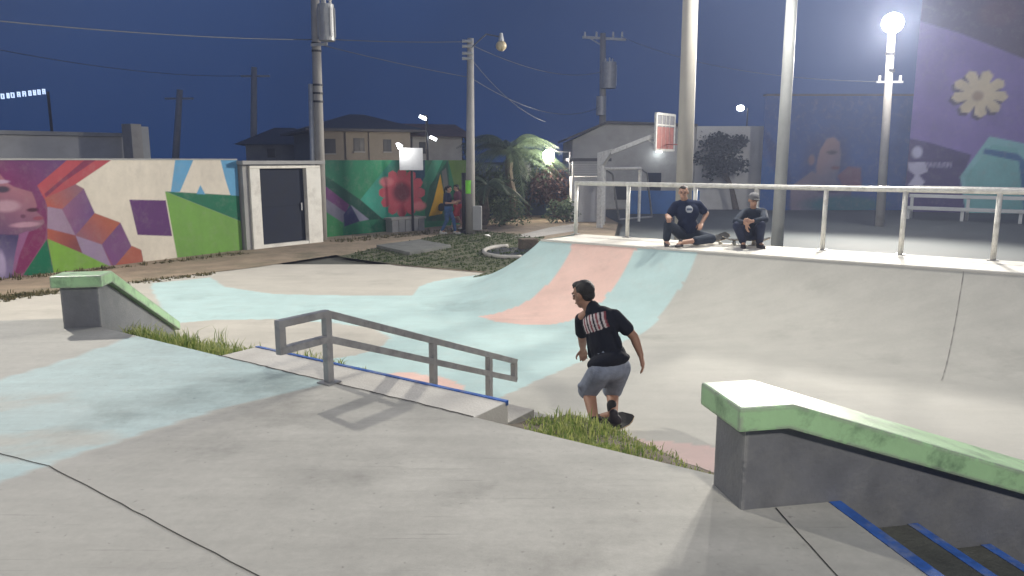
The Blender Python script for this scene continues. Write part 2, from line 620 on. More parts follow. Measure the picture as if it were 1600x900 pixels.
EC = ab(A_END, B_COPE)          # end of the coping
blue_poly = [at(235, 443), at(330, 433), at(352, 448), at(430, 460), at(640, 462), at(720, 452), ab(A_END - 1, 12.5), ab(-4.3, 13), ab(-4.28, 5.3), ab(-5.4, 5.3), at(430, 575), at(300, 530), at(262, 500)]
blue_poly = [(p.x, p.y) for p in blue_poly]
blob_poly = [(p.x, p.y) for p in (at(255, 507), at(330, 500), at(430, 499), at(520, 505), at(585, 513), at(607, 529), at(590, 545), at(550, 556), at(430, 575), at(300, 530))]
spot_poly = [(p.x, p.y) for p in (at(600, 584), at(640, 582), at(690, 590), at(725, 604), at(720, 618), at(640, 612))]
strip_poly = [(p.x, p.y) for p in (at(938, 688), at(1000, 684), at(1120, 699), ab(1.6, 6.15), ab(4.0, 6.15), ab(4.0, 5.3), ab(-1.6, 5.3))]
pink_poly = [(-5.32, 13), (-6.55, 13), (-6.62, 10.3), (-6.8, 9.6), (-6.95, 9.25), (-6.5, 9.05), (-6.0, 9.12), (-5.66, 9.35), (-5.5, 9.8), (-5.38, 10.5)]


def floor_colour(x, y):
    xx = x + wobble(x, y, 0.035)
    yy = y + wobble(y, x, 0.035, 1.2, 2.0)
    a = xx * E1.x + yy * E1.y
    b = xx * E2.x + yy * E2.y
    c = np.tile(np.array(BEIGE), (len(x), 1))
    right = a > -4.3
    c[right] = GREY
    m = inside(xx, yy, blue_poly)
    c[m] = BLUE
    c[(a < -6.5) & (np.hypot(x - EC.x, y - EC.y) < RUN + 0.06 + wobble(x, y, 0.05))] = BLUE
    c[inside(xx, yy, blob_poly)] = BEIGE
    c[inside(a, b, pink_poly)] = PINK
    c[inside(xx, yy, spot_poly)] = PINK
    c[inside(xx, yy, strip_poly)] = (0.60, 0.45, 0.41)
    return c


# far ground, to the horizon
me = grid_mesh(60, 60, lambda i, j: np.stack([(i - 0.5) * 1600, -300 + j * 1300, np.full(len(i), -0.06)], 1))
struct(mesh_obj("ground", me, M['ground']))

# painted lower floor
X0, X1, Y0, Y1 = -14.0, 12.0, 3.0, 17.5
nx, ny = int((X1 - X0) / 0.05), int((Y1 - Y0) / 0.05)
me = grid_mesh(nx, ny, lambda i, j: np.stack([X0 + i * (X1 - X0), Y0 + j * (Y1 - Y0), np.zeros(len(i))], 1))
P = verts_np(me)
set_paint(me, floor_colour(P[:, 0], P[:, 1]))
struct(mesh_obj("skate_floor", me, M['floor_paint']))


# quarter pipe
def pipe_height(d):
    q = np.clip(RUN - d, 0, RUN)
    return RAD - np.sqrt(RAD ** 2 - q ** 2)


quarter = thing("quarter_pipe", "long concrete quarter pipe with blue and coral stripes below the railing", "skate ramp", ab(-2, B_COPE))
A_RIGHT = 5.5
W_PLAT = 1.42


def pipe_pts(i, j):
    """i runs along the lip: platform's left side, fan round the corner, then the straight front; j from lip to floor"""
    L1, L2, L3 = 1.3, 1.2, A_RIGHT - A_END
    s = i * (L1 + L2 + L3)
    d = j * RUN
    lipx = np.zeros(len(i))
    lipy = np.zeros(len(i))
    dx = np.zeros(len(i))
    dy = np.zeros(len(i))
    k1 = s < L1
    k2 = (s >= L1) & (s < L1 + L2)
    k3 = s >= L1 + L2
    t = (L1 - s[k1])
    lipx[k1] = EC.x + E2.x * t
    lipy[k1] = EC.y + E2.y * t
    dx[k1], dy[k1] = -E1.x, -E1.y
    ang = (s[k2] - L1) / L2 * (PI / 2)
    lipx[k2], lipy[k2] = EC.x, EC.y
    dx[k2] = -E1.x * np.cos(ang) - E2.x * np.sin(ang)
    dy[k2] = -E1.y * np.cos(ang) - E2.y * np.sin(ang)
    t = s[k3] - L1 - L2
    lipx[k3] = EC.x + E1.x * t
    lipy[k3] = EC.y + E1.y * t
    dx[k3], dy[k3] = -E2.x, -E2.y
    return np.stack([lipx + dx * d, lipy + dy * d, pipe_height(d) + 0.001 + 0.003 * (1 - j)], 1)


me = grid_mesh(330, 54, pipe_pts)
P = verts_np(me)
set_paint(me, floor_colour(P[:, 0], P[:, 1]))
mesh_obj("transition", me, M['floor_paint'], quarter, smooth=True)
# platform slab with its pale lip
mb = MB()
pl = [ab(A_END, B_COPE), ab(A_RIGHT, B_COPE), ab(A_RIGHT, B_COPE + W_PLAT), ab(A_END + 0.15, B_COPE + W_PLAT)]
mb.prism(pl, 0.0, COPE)
mb.build("platform", M['pale_concrete'], quarter, bevel=0.0)
mb = MB()
mb.tube([ab(A_END, B_COPE, COPE - 0.012), ab(A_RIGHT, B_COPE, COPE - 0.012)], 0.028, 10)
mb.build("coping", M['pale_concrete'], quarter, smooth=True)
# joint across the transition
mb = MB()
aj = to_ab(at(1502, 432, 0.95))[0]
for k in range(24):
    d0, d1 = RUN * k / 24, RUN * (k + 1) / 24
    z0, z1 = [float(pipe_height(np.array([q]))[0]) + 0.008 for q in (d0, d1)]
    w = 0.0038 + 0.002 * math.sin(k * 2.3)
    mb.add([ab(aj - w, B_COPE - d0, z0), ab(aj + w, B_COPE - d0, z0), ab(aj + w, B_COPE - d1, z1), ab(aj - w, B_COPE - d1, z1)], [(0, 1, 2, 3)])
mb.build("joint", mat('ramp_joint', (0.24, 0.23, 0.21), .9, var=.3, scale=9), quarter)


# ---------------------------------------------------------------- upper deck
C0R = V((0.98, 3.04, 0))       # near left corner of the right ledge cap
NR = V((-HR.y, HR.x, 0))       # across the right ledge, away from the camera
CL = V((-4.235, 6.68, 0))      # front left corner of the left ledge cap
NL = V((HL.y, -HL.x, 0))       # across the left ledge, to the right
WR, WL = 0.39, 0.44
F_R = ab(-0.95, 3.45)
F_L = ab(-6.87, 3.45)
R1 = C0R + HR * 0.55
R2 = R1 - NR * 7.0
L1_ = CL + HL * 0.55
L2_ = L1_ - NL * 7.0
deck_poly = [L1_ - NL * ((to_ab(L1_)[1] - 3.45) / NL.dot(E2)), R1 - NR * ((to_ab(R1)[1] - 3.45) / NR.dot(E2)), R2, V((-11, -4, 0)), L2_]
deck_blue = [(p.x, p.y) for p in (at(-260, 690, DECK), at(0, 594, DECK), at(120, 556, DECK), at(208, 526, DECK), at(262, 524, DECK), at(350, 553, DECK), at(425, 540, DECK), at(520, 573, DECK), at(508, 598, DECK), at(480, 606, DECK), at(330, 643, DECK), at(130, 707, DECK), at(0, 753, DECK), at(-200, 830, DECK))]
DECKC = (0.425, 0.415, 0.375)


def deck_colour(x, y):
    xx = x + wobble(x, y, 0.02, 2)
    yy = y + wobble(y, x, 0.02, 2, 1.0)
    c = np.tile(np.array(DECKC), (len(x), 1))
    m = inside(xx, yy, deck_blue)
    c[m] = (0.44, 0.55, 0.54)
    # the paint is rubbed off in two patches by the left edge
    for (u, v, rx, ry) in ((5, 628, 0.38, 0.2), (50, 686, 0.6, 0.13), (-70, 700, 0.7, 0.3)):
        q = at(u, v, DECK)
        d = ((x - q.x) / rx) ** 2 + ((y - q.y) / ry) ** 2 + wobble(x, y, 0.6, 2.2) + wobble(y, x, 0.5, 5.1)
        k = np.clip(1.25 - d, 0, 1)[:, None] * m[:, None]
        c = c * (1 - k * 0.7) + np.array((0.47, 0.47, 0.42)) * k * 0.7
    return c


bm = bmesh.new()
xs = [p.x for p in deck_poly]
ys = [p.y for p in deck_poly]
n_x, n_y = int((3.2 + 11) / 0.06), int((8.0 + 4.0) / 0.06)
me = grid_mesh(n_x, n_y, lambda i, j: np.stack([-11.2 + i * 14.4, -4.2 + j * 12.0, np.full(len(i), DECK)], 1))
bm.from_mesh(me)
cen = sum((V((p.x, p.y, 0)) for p in deck_poly), V()) / len(deck_poly)
for k in range(len(deck_poly)):
    p, q = deck_poly[k], deck_poly[(k + 1) % len(deck_poly)]
    d = (q - p)
    nrm = V((d.y, -d.x, 0)).normalized()
    if nrm.dot(V((cen.x - p.x, cen.y - p.y, 0))) > 0:
        nrm = -nrm
    bmesh.ops.bisect_plane(bm, geom=bm.verts[:] + bm.edges[:] + bm.faces[:], plane_co=(p.x, p.y, DECK), plane_no=nrm, clear_outer=True)
bm.to_mesh(me)
bm.free()
P = verts_np(me)
set_paint(me, deck_colour(P[:, 0], P[:, 1]))
deck = struct(mesh_obj("upper_deck", me, M['deck_paint']))
mb = MB()
n = len(deck_poly)
for k in range(n):
    p, q = deck_poly[k], deck_poly[(k + 1) % n]
    mb.add([(p.x, p.y, -0.01), (q.x, q.y, -0.01), (q.x, q.y, DECK - 0.001), (p.x, p.y, DECK - 0.001)], [(0, 1, 2, 3)])
o = mb.build("deck_side", M['concrete'], deck)


def strip(mb, pts, w, z):
    """narrow band along pts"""
    pts = [V((p.x, p.y, 0)) for p in pts]
    for i in range(len(pts) - 1):
        d = (pts[i + 1] - pts[i]).normalized()
        s = V((-d.y, d.x, 0)) * w
        a, b = pts[i], pts[i + 1]
        mb.add([(a.x - s.x, a.y - s.y, z), (b.x - s.x, b.y - s.y, z), (b.x + s.x, b.y + s.y, z), (a.x + s.x, a.y + s.y, z)], [(0, 1, 2, 3)])


def ragged(p, q, n, amp):
    d = (q - p)
    s = V((-d.y, d.x, 0)).normalized()
    return [p + d * (k / n) + s * random.uniform(-amp, amp) for k in range(n + 1)]


for pts, w in ((ragged(at(-120, 678, DECK), at(75, 728, DECK), 12, 0.004), 0.0035), (ragged(at(75, 728, DECK), at(440, 920, DECK), 18, 0.003), 0.0032),
               (ragged(at(1212, 794, DECK), at(1330, 925, DECK), 8, 0.002), 0.003)):
    mb = MB()
    strip(mb, pts, w, DECK + 0.003)
    mb.build("joint", M['joint'], deck)
mb = MB()
strip(mb, ragged(ab(-5.2, 3.452), ab(-2.63, 3.452), 40, 0.006), 0.007, DECK + 0.003)
mb.build("joint", M['joint'], deck)


# ---------------------------------------------------------------- flights of steps
def steps(name, label, origin, along, across, width, first, tread, paint=True, risers=6, top=True, nose=0.05, tone=None):
    """origin: on the top nosing line's inner end minus first; along: downhill; across: to the outer end"""
    t = thing(name, label, "steps", origin)
    rise = DECK / risers
    s0 = 0.0
    for k in range(risers):
        z = DECK - rise * k
        s1 = first + tread * k
        if k == 0 and not top:
            s0 = s1
            continue
        poly = [origin + along * s0, origin + along * s1, origin + along * s1 + across * width, origin + along * s0 + across * width]
        poly = [(p.x, p.y) for p in poly]
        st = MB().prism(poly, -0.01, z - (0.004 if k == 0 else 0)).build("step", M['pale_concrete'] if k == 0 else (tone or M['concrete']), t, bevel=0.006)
        if paint and not (top and k > 0):
            m2 = MB()
            a, b = origin + along * (s1 - nose), origin + along * (s1 + 0.003)
            q = [a, b, b + across * width, a + across * width]
            m2.prism([(p.x, p.y) for p in q], z - nose, z + 0.003)
            m2.build("nosing", M['blue_paint'], st)
        s0 = s1
    if not top and paint:
        m2 = MB()
        a, b = origin + along * (first - 0.055), origin + along * (first + 0.004)
        q = [a, b, b + across * width, a + across * width]
        m2.prism([(p.x, p.y) for p in q], DECK - 0.05, DECK + 0.004)
        m2.build("nosing", M['blue_paint'], t)
    return t


centre = steps("concrete_steps", "flight of steps with worn blue nosing under the metal handrail", ab(-5.2, 3.456), E2, E1, 2.57, 0.37, 0.32, nose=0.03)
steps("concrete_steps", "flight of steps with blue nosings in the bottom right corner", C0R + NR * 0.05, HR, -NR, 6.0, 0.55, 0.42, top=False, tone=mat('shadowed_concrete', (.085, .088, .075), .85, var=.35, scale=4, bump=.4, dirt=(.03, .035, .022), dscale=2))  # treads coloured dark: the deep shadow under the ledge is in the colour
steps("concrete_steps", "flight of steps left of the small green capped ledge", CL + NL * 0.05, HL, -NL, 6.0, 0.55, 0.42, paint=False, top=False)


# ---------------------------------------------------------------- green capped ledges
def ledge(label, c0, along, across, width, flat, slope, length):
    t = thing("skate_ledge", label, "skate ledge", (c0.x, c0.y, DECK), "green capped ledges beside the steps")
    zt = DECK + 0.50
    th = 0.11

    def pt(s, z):
        p = c0 + along * s
        return V((p.x, p.y, z))
    zend = zt - slope * (length - flat)
    cap = [pt(0, zt), pt(flat, zt), pt(length, zend), pt(length, zend - th), pt(flat - 0.02, zt - th), pt(0, zt - th)]
    MB().extrude(cap, across * width).build("ledge_cap", M['cap_green'], t, bevel=0.012)
    o = 0.055
    w0 = across * o
    wall = [pt(0.06, -0.01), pt(0.06, zt - th), pt(flat - 0.02, zt - th), pt(length - 0.05, zend - th + slope * 0.05), pt(length - 0.05, -0.01)]
    MB().extrude([p + w0 for p in wall], across * (width - 2 * o)).build("ledge_wall", M['ledge_grey'], t, bevel=0.01)
    return t


ledge("big dark grey ledge with green cap in the right foreground", C0R, HR, NR, WR, 0.26, 0.335, 3.0)
ledge("small green capped ledge sloping into grass near the mural wall", CL, HL, NL, WL, 0.30, 0.43, 2.65)


# ---------------------------------------------------------------- planted banks beside the steps
def bank_height(a, b):
    """earth lies against the ends of the steps and slopes away from them"""
    plain = np.maximum(0.855 * (1 - (b - 3.46) / 1.96), 0)
    heap = np.minimum(0.855 - (b - 3.46) * 0.24, 0.9 - 0.15 * (b - 3.82) / 0.32 + 0.04) * np.clip((5.58 - b) / 0.16, 0, 1)
    k = np.clip(1.15 - np.minimum(np.abs(a + 2.62), np.abs(a + 5.21)) / 0.8, 0, 1)
    return plain * (1 - k) + np.maximum(heap, plain) * k


def bank(name, a0t, a1t, a0b, a1b, mask):
    b0, b1 = 3.46, 5.56

    def fn(i, j):
        at_ = a0t + (a1t - a0t) * i
        ab_ = a0b + (a1b - a0b) * i
        a = at_ + (ab_ - at_) * j
        b = b0 + (b1 - b0) * j
        z = bank_height(a, b) + 0.03 * np.sin(a * 9 + b * 4) * np.sin(b * 7) * (j * (1 - j)) * 4 - 0.01
        return np.stack([a * E1.x + b * E2.x, a * E1.y + b * E2.y, z], 1)
    me = grid_mesh(60, 50, fn)
    return struct(mesh_obj(name, me, M['soil'], smooth=True))


bank("earth_bank", -2.62, -1.0, -2.62, 1.1, None)
bank("earth_bank", -5.21, -6.8, -5.21, -9.0, None)


def tufts(name, pts, hmin, hmax, width, m, label=None, lean=0.95, per=6):
    """grass: many separate bent blades in one mesh"""
    vs, fs, tint = [], [], []
    for (x, y, z, s) in pts:
        for k in range(per):
            h = (hmin + (hmax - hmin) * random.random() ** 1.6) * s * (0.72 + 0.5 * math.sin(x * 9.1 + y * 5.3) * math.sin(y * 11.7 - x * 3.1))
            th = random.uniform(0, 2 * PI)
            px, py = x + random.gauss(0, 0.02 + h * 0.1), y + random.gauss(0, 0.02 + h * 0.1)
            d = V((math.cos(th), math.sin(th), 0))
            sd = V((-d.y, d.x, 0)) * width * random.uniform(0.6, 1.3)
            l = random.uniform(0.1, 1.0) * lean * h
            o = len(vs)
            b = V((px, py, z - 0.01))
            mid = b + d * l * 0.35 + UP * h * 0.6
            tip = b + d * l + UP * h * (1.0 - 0.25 * l / max(h, 1e-3))
            vs += [b - sd, b + sd, mid + sd * 0.8, mid - sd * 0.8, tip]
            fs += [(o, o + 1, o + 2, o + 3), (o + 3, o + 2, o + 4)]
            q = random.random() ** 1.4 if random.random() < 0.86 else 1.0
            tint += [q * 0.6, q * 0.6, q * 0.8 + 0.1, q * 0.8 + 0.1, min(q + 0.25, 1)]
    me = bpy.data.meshes.new(name)
    me.from_pydata([tuple(v) for v in vs], [], fs)
    a = me.attributes.new("tint", 'FLOAT', 'POINT')
    a.data.foreach_set("value", np.array(tint, dtype=np.float32))
    o = mesh_obj(name, me, m)
    o['kind'] = 'stuff'
    return o


def bank_z(a, b):
    return float(bank_height(np.array(a), np.array(b)))


pts = []
for k in range(1000):
    b = 3.5 + abs(random.gauss(0, 0.75))
    if b > 5.5:
        continue
    a = random.uniform(-2.58, -1.42 + 0.1 * random.random())
    if a < -2.3 and b < 3.95:
        continue
    dens = 1.0 if a < -1.9 else 0.45
    if random.random() > dens:
        continue
    s = 1.0 if a < -1.9 else 0.7
    p = ab(a, b, bank_z(a, b))
    pts.append((p.x, p.y, p.z, s * random.uniform(0.6, 1.15) * (0.55 if b > 4.5 else (0.6 if a > -2.3 else 0.9))))
for k in range(40):
    a = random.uniform(-1.5, -1.0)
    b = random.uniform(3.5, 5.4)
    p = ab(a, b, bank_z(a, b))
    pts.append((p.x, p.y, p.z, 0.35))
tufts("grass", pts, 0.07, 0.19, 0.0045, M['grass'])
pts = []
for k in range(1100):
    b = 3.5 + abs(random.gauss(0, 0.8))
    if b > 5.55:
        continue
    j = (b - 3.46) / 2.16
    a = random.uniform(-5.24, -6.75 - 2.1 * j)
    if -5.75 < a < -5.45 and random.random() < 0.8:
        continue
    p = ab(a, b, bank_z(a, b))
    pts.append((p.x, p.y, p.z, random.uniform(0.6, 1.2)))
for k in range(60):
    p = CL + HL * random.uniform(2.2, 3.0) + NL * random.uniform(0.1, 0.9)
    pts.append((p.x, p.y, 0.0, 1.6))
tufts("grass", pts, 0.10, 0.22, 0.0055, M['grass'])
# weeds in the crack at the far end of the blue nosing
pts = [(*ab(random.uniform(-5.1, -4.4), 3.9 + random.uniform(0, 0.12), 0.74), 0.8) for k in range(26)]
tufts("grass", pts, 0.12, 0.22, 0.004, M['grass'])

# ---------------------------------------------------------------- verge, dirt path, court
edge = [at(-420, 545), at(-150, 492), at(0, 468), at(80, 456), at(240, 437), at(400, 418), at(525, 399), at(620, 415), at(760, 427), ab(-9.3, 12.2), ab(-8.6, 13.4)]
verge = [(p.x, p.y) for p in edge] + [(2.5, 19), (6, 40), (-30, 40), (-40, 10)]


def sheet(name, poly, z, m):
    me = bpy.data.meshes.new(name)
    bm = bmesh.new()
    f = bm.faces.new([bm.verts.new((p[0], p[1], z)) for p in poly])
    if f.normal.z < 0:
        f.normal_flip()
    bmesh.ops.triangulate(bm, faces=bm.faces)
    bmesh.ops.recalc_face_normals(bm, faces=bm.faces)
    bm.to_mesh(me)
    bm.free()
    return struct(mesh_obj(name, me, m))


sheet("dirt_path", verge, 0.012, M['dirt_path'])
gpoly = [at(528, 402), at(620, 414.5), at(760, 426), ab(-9.3, 12.2), ab(-8.7, 13.4), at(850, 372), at(800, 366), at(745, 362), at(690, 368), at(600, 386)]
sheet("grass_verge", [(p.x, p.y) for p in gpoly], 0.02, M['verge'])
court = [ab(A_END + 0.1, B_COPE + W_PLAT - 0.02), ab(A_RIGHT + 8, B_COPE + W_PLAT - 0.02), V((40, 20, 0)), V((40, 37, 0)), V((4.0, 37, 0)), V((4.2, 28, 0)), V((2.3, 17.5, 0))]
sheet("court_floor", [(p.x, p.y) for p in court], 0.03, M['asphalt'])
sheet("walkway", [(p.x, p.y) for p in (at(835, 372), at(900, 362), at(905, 350), at(860, 356), at(800, 371))], 0.026, M['concrete'])

gxy = np.array([(p.x, p.y) for p in gpoly])
pts = []
lo, hi = gxy.min(0), gxy.max(0)
cand = rng.uniform(lo, hi, (9000, 2))
ins = inside(cand[:, 0], cand[:, 1], [tuple(q) for q in gxy])
for (x, y) in cand[ins][:4200]:
    pts.append((x, y, 0.02, random.uniform(0.5, 1.2)))
tufts("grass", pts, 0.03, 0.09, 0.012, M['far_grass'], per=4)
pts = []
for k in range(520):                      # strip at the foot of the walls
    if k % 5 < 2:
        p, q = at(-60, 445), at(378, 396)
    else:
        p, q = at(505, 378), at(735, 356)
    s = p.lerp(q, random.random())
    w = random.uniform(-0.1, 0.35 if k % 5 < 2 else 0.9)
    pts.append((s.x + w * 0.86, s.y - w * 0.5, 0.01, random.uniform(0.5, 1.4)))
for k in range(200):
    p = at(random.uniform(-60, 330), random.uniform(436, 450))
    s = at(0, 467).lerp(at(330, 428), random.random())
    pts.append((s.x + random.gauss(0, 0.12), s.y + random.gauss(0, 0.12), 0.01, random.uniform(0.3, 0.8)))
for k in range(160):
    s = at(-90, 480).lerp(at(75, 458), random.random())
    pts.append((s.x + random.gauss(0, 0.15), s.y + random.gauss(0, 0.15), 0.01, random.uniform(0.6, 1.1)))
tufts("grass", pts, 0.04, 0.14, 0.012, leaf_mat('dry_grass', (0.05, 0.06, 0.02), (0.22, 0.18, 0.09)), per=6)

# concrete slab, drain and ring in the verge
mb = MB()
q = [at(588, 388), at(655, 379), at(705, 388), at(640, 400)]
mb.prism([(p.x, p.y) for p in q], 0.0, 0.10)
tag(mb.build("concrete_slab", mat('old_slab', (.12, .125, .115), .9, var=.3, scale=3, bump=.4), bevel=0.02), "low grey concrete slab lying in the dark grass", "slab")
drain = thing("storm_drain", "round concrete kerb with a dark hole beside the ramp", "drain", at(790, 395))
mb = MB()
c = at(800, 396)
n = 20
arc = [V((c.x + 0.75 * math.cos(t), c.y + 1.25 * math.sin(t), 0.06)) for t in [PI * (0.55 + 1.05 * k / n) for k in range(n + 1)]]
mb.tube(arc, 0.055, 8)
mb.build("kerb", M['concrete'], drain, smooth=True)
mb = MB()
mb.add([(c.x + 0.68 * math.cos(2 * PI * k / 16), c.y + 1.15 * math.sin(2 * PI * k / 16), 0.03) for k in range(16)], [tuple(range(16))])
mb.build("hole", M['glass_dark'], drain)
mb = MB()
mb.box((c.x + 0.45, c.y + 0.9, 0.16), (0.5, 0.3, 0.3), Matrix.Rotation(0.4, 3, 'Z'))
mb.build("inlet", M['soil'], drain, bevel=0.03)
mb = MB()
c = at(757, 377)
mb.add([(c.x - .18, c.y - .1, .16), (c.x, c.y - .16, .22), (c.x + .2, c.y - .05, .15), (c.x + .13, c.y + .14, .2), (c.x - .1, c.y + .13, .14)], [(0, 1, 4), (1, 3, 4), (1, 2, 3)])
tag(mb.build("paper", M['paper']), "crumpled white paper lying on the grass near the pole", "litter")


# ---------------------------------------------------------------- mural walls
def plane_frame(p, q):
    """frame of a vertical wall from p to q (plan points)"""
    d = (q - p)
    d.z = 0
    L = d.length
    d.normalize()
    nrm = V((d.y, -d.x, 0))          # towards the camera when p is on the left
    return p, d, nrm, L


def on_wall(u, v, fr):
    p, d, nrm, L = fr
    r = ray(u, v)
    den = r.dot(nrm)
    t = (p - V((0, 0, EYE))).dot(nrm) / den
    h = V((0, 0, EYE)) + r * t
    return ((h - p).dot(d), h.z)


def painted_face(name, fr, s0, s1, z0, z1, step, base, shapes, parent, soft=0.0):
    p, d, nrm, L = fr
    nx, nz_ = max(int((s1 - s0) / step), 2), max(int((z1 - z0) / step), 2)

    def fn(i, j):
        s = s0 + i * (s1 - s0)
        z = z0 + j * (z1 - z0)
        return np.stack([p.x + d.x * s, p.y + d.y * s, z], 1)
    me = grid_mesh(nx, nz_, fn)
    I, J = np.meshgrid(np.arange(nx + 1) / nx, np.arange(nz_ + 1) / nz_, indexing='ij')
    S = s0 + I.ravel() * (s1 - s0)
    Z = z0 + J.ravel() * (z1 - z0)
    col = np.tile(np.array(base), (len(S), 1))
    for sh in shapes:
        if sh[0] == 'poly':
            q = [on_wall(u, v, fr) for (u, v) in sh[1]]
            h = step * 0.33
            cov = sum(inside(S + ox * h, Z + oz * h, q).astype(float) for ox in (-1, 0, 1) for oz in (-1, 0, 1))[:, None] / 9.0
            col = col * (1 - cov) + np.array(sh[2]) * cov
        elif sh[0] == 'grad':            # polygon with a blend between two paints, along a px axis
            q = [on_wall(u, v, fr) for (u, v) in sh[1]]
            h = step * 0.33
            cov = sum(inside(S + ox * h, Z + oz * h, q).astype(float) for ox in (-1, 0, 1) for oz in (-1, 0, 1))[:, None] / 9.0
            a0, a1 = np.array(on_wall(*sh[4], fr)), np.array(on_wall(*sh[5], fr))
            ax = a1 - a0
            t = np.clip(((S - a0[0]) * ax[0] + (Z - a0[1]) * ax[1]) / (ax @ ax), 0, 1)[:, None]
            cc = np.array(sh[2]) * (1 - t) + np.array(sh[3]) * t
            col = col * (1 - cov) + cc * cov
        elif sh[0] == 'soft':            # airbrushed ellipse
            c0 = on_wall(*sh[1], fr)
            ex = on_wall(sh[1][0] + sh[2], sh[1][1], fr)
            ey = on_wall(sh[1][0], sh[1][1] - sh[3], fr)
            rx, ry = abs(ex[0] - c0[0]), abs(ey[1] - c0[1])
            th = sh[5] if len(sh) > 5 else 0.0
            dx, dz = S - c0[0], Z - c0[1]
            xr = dx * math.cos(th) + dz * math.sin(th)
            zr = -dx * math.sin(th) + dz * math.cos(th)
            t = np.clip(1.3 - np.sqrt((xr / rx) ** 2 + (zr / ry) ** 2), 0, 0.9)[:, None]
            t = np.minimum(t * 1.8, 1)
            col = col * (1 - t) + np.array(sh[4]) * t
    set_paint(me, col)
    o = mesh_obj(name, me, M['mural'], parent)
    return o


def wall_body(name, fr, s0, s1, z0, z1, th, m, parent, skew=0.0):
    p, d, nrm, L = fr
    a = p + d * s0 - nrm * 0.004
    b = p + d * s1 - nrm * 0.004
    q = [a, b, b - nrm * th, a - nrm * th + d * skew]
    return MB().prism([(k.x, k.y) for k in q], z0, z1).build(name, m, parent)


K = 0.75
fr1 = plane_frame(at(0, 437), at(379, 391))
c = lambda r, g, b: lin(r, g, b, K)
W1S = [
    ('poly', [(-260, 240), (150, 250), (118, 288), (131, 295), (148, 333), (188, 348), (206, 386), (221, 391), (226, 420), (180, 446), (-260, 480)], c(140, 80, 112)),
    ('grad', [(-260, 240), (106, 250), (60, 290), (70, 310), (74, 345), (70, 375), (38, 425), (0, 442), (-260, 480)], c(130, 45, 95), c(105, 75, 125), (30, 330), (110, 245)),
    ('poly', [(58, 290), (105, 250), (174, 250), (118, 288), (70, 312)], c(185, 80, 88)),
    ('poly', [(69, 303), (132, 250), (150, 250), (100, 284), (72, 308)], c(135, 55, 85)),
    ('grad', [(70, 310), (118, 288), (131, 295), (98, 327), (74, 323)], c(185, 95, 80), c(150, 105, 120), (75, 318), (125, 300)),
    ('grad', [(131, 295), (148, 333), (118, 368), (97, 327)], c(150, 100, 135), c(115, 80, 135), (100, 325), (145, 335)),
    ('poly', [(74, 323), (97, 327), (118, 368), (74, 357)], c(165, 140, 165)),
    ('grad', [(74, 357), (118, 368), (129, 396), (74, 374)], c(180, 95, 75), c(120, 65, 75), (75, 365), (128, 392)),
    ('grad', [(148, 333), (188, 348), (160, 383), (118, 368)], c(150, 95, 110), c(185, 100, 75), (130, 370), (165, 340)),
    ('poly', [(188, 348), (206, 386), (180, 420), (159, 382)], c(125, 80, 130)),
    ('poly', [(118, 368), (159, 382), (176, 420), (129, 396)], c(160, 140, 170)),
    ('poly', [(206, 384), (220, 390), (226, 416), (176, 420)], c(180, 100, 82)),
    ('poly', [(73, 374), (86, 434), (36, 430)], c(15, 110, 78)),
    ('poly', [(74, 373), (129, 396), (180, 420), (86, 436)], c(130, 178, 68)),
    ('poly', [(202, 312), (259, 313), (269, 369), (215, 367)], c(100, 55, 115)),
    ('poly', [(258, 299), (382, 348), (384, 400), (278, 408)], c(122, 172, 78)),
    ('poly', [(258, 299), (382, 306), (382, 348)], c(18, 115, 82)),
    ('poly', [(274, 248), (303, 248), (281, 300), (267, 300)], c(105, 172, 215)),
    ('poly', [(344, 248), (384, 248), (384, 307), (360, 305), (352, 280)], c(105, 172, 215)),
    ('poly', [(313, 289), (321, 304), (307, 303)], c(105, 172, 215)),
    # head in profile, looking up
    ('grad', [(-90, 300), (-20, 268), (0, 272), (12, 286), (22, 292), (50, 300), (55, 312), (58, 322), (54, 328), (66, 338), (70, 348), (58, 358), (30, 367), (0, 366), (-90, 380)], c(165, 110, 125), c(105, 75, 115), (30, 300), (0, 372)),
    ('grad', [(-90, 370), (0, 366), (30, 367), (26, 395), (18, 440), (-90, 460)], c(70, 60, 105), c(140, 125, 165), (25, 372), (0, 430)),
    ('soft', (10, 322), 20, 9, c(188, 150, 165)),
    ('soft', (40, 351), 22, 4, c(190, 145, 165)),
    ('soft', (51, 328), 9, 3, c(80, 40, 60)),
    ('soft', (4, 296), 11, 5, c(75, 60, 80)),
    ('soft', (0, 284), 14, 3, c(190, 160, 185)),
    ('soft', (36, 338), 4, 3, c(110, 65, 90)),
    ('soft', (60, 341), 8, 3, c(150, 75, 95)),
    ('soft', (2, 412), 7, 20, c(175, 160, 195)),
    ('poly', [(30, 366), (46, 360), (30, 400), (22, 432), (18, 436), (24, 395)], c(150, 95, 140)),
]
mural1 = thing("mural_wall", "long wall painted with cubes, green triangles and a purple face", "wall", fr1[0], "painted walls along the dirt path")
wall_body("wall", fr1, -4.5, fr1[3], -0.05, EYE, 0.18, M['grey_render'], mural1)
painted_face("mural", fr1, -4.5, fr1[3], -0.05, EYE + 0.002, 0.018, c(238, 229, 212), W1S, mural1)
wall_body("wall_coping", (fr1[0] + fr1[2] * 0.02, fr1[1], fr1[2], fr1[3]), -4.5, fr1[3], EYE + 0.003, EYE + 0.04, 0.22, M['grey_render'], mural1)

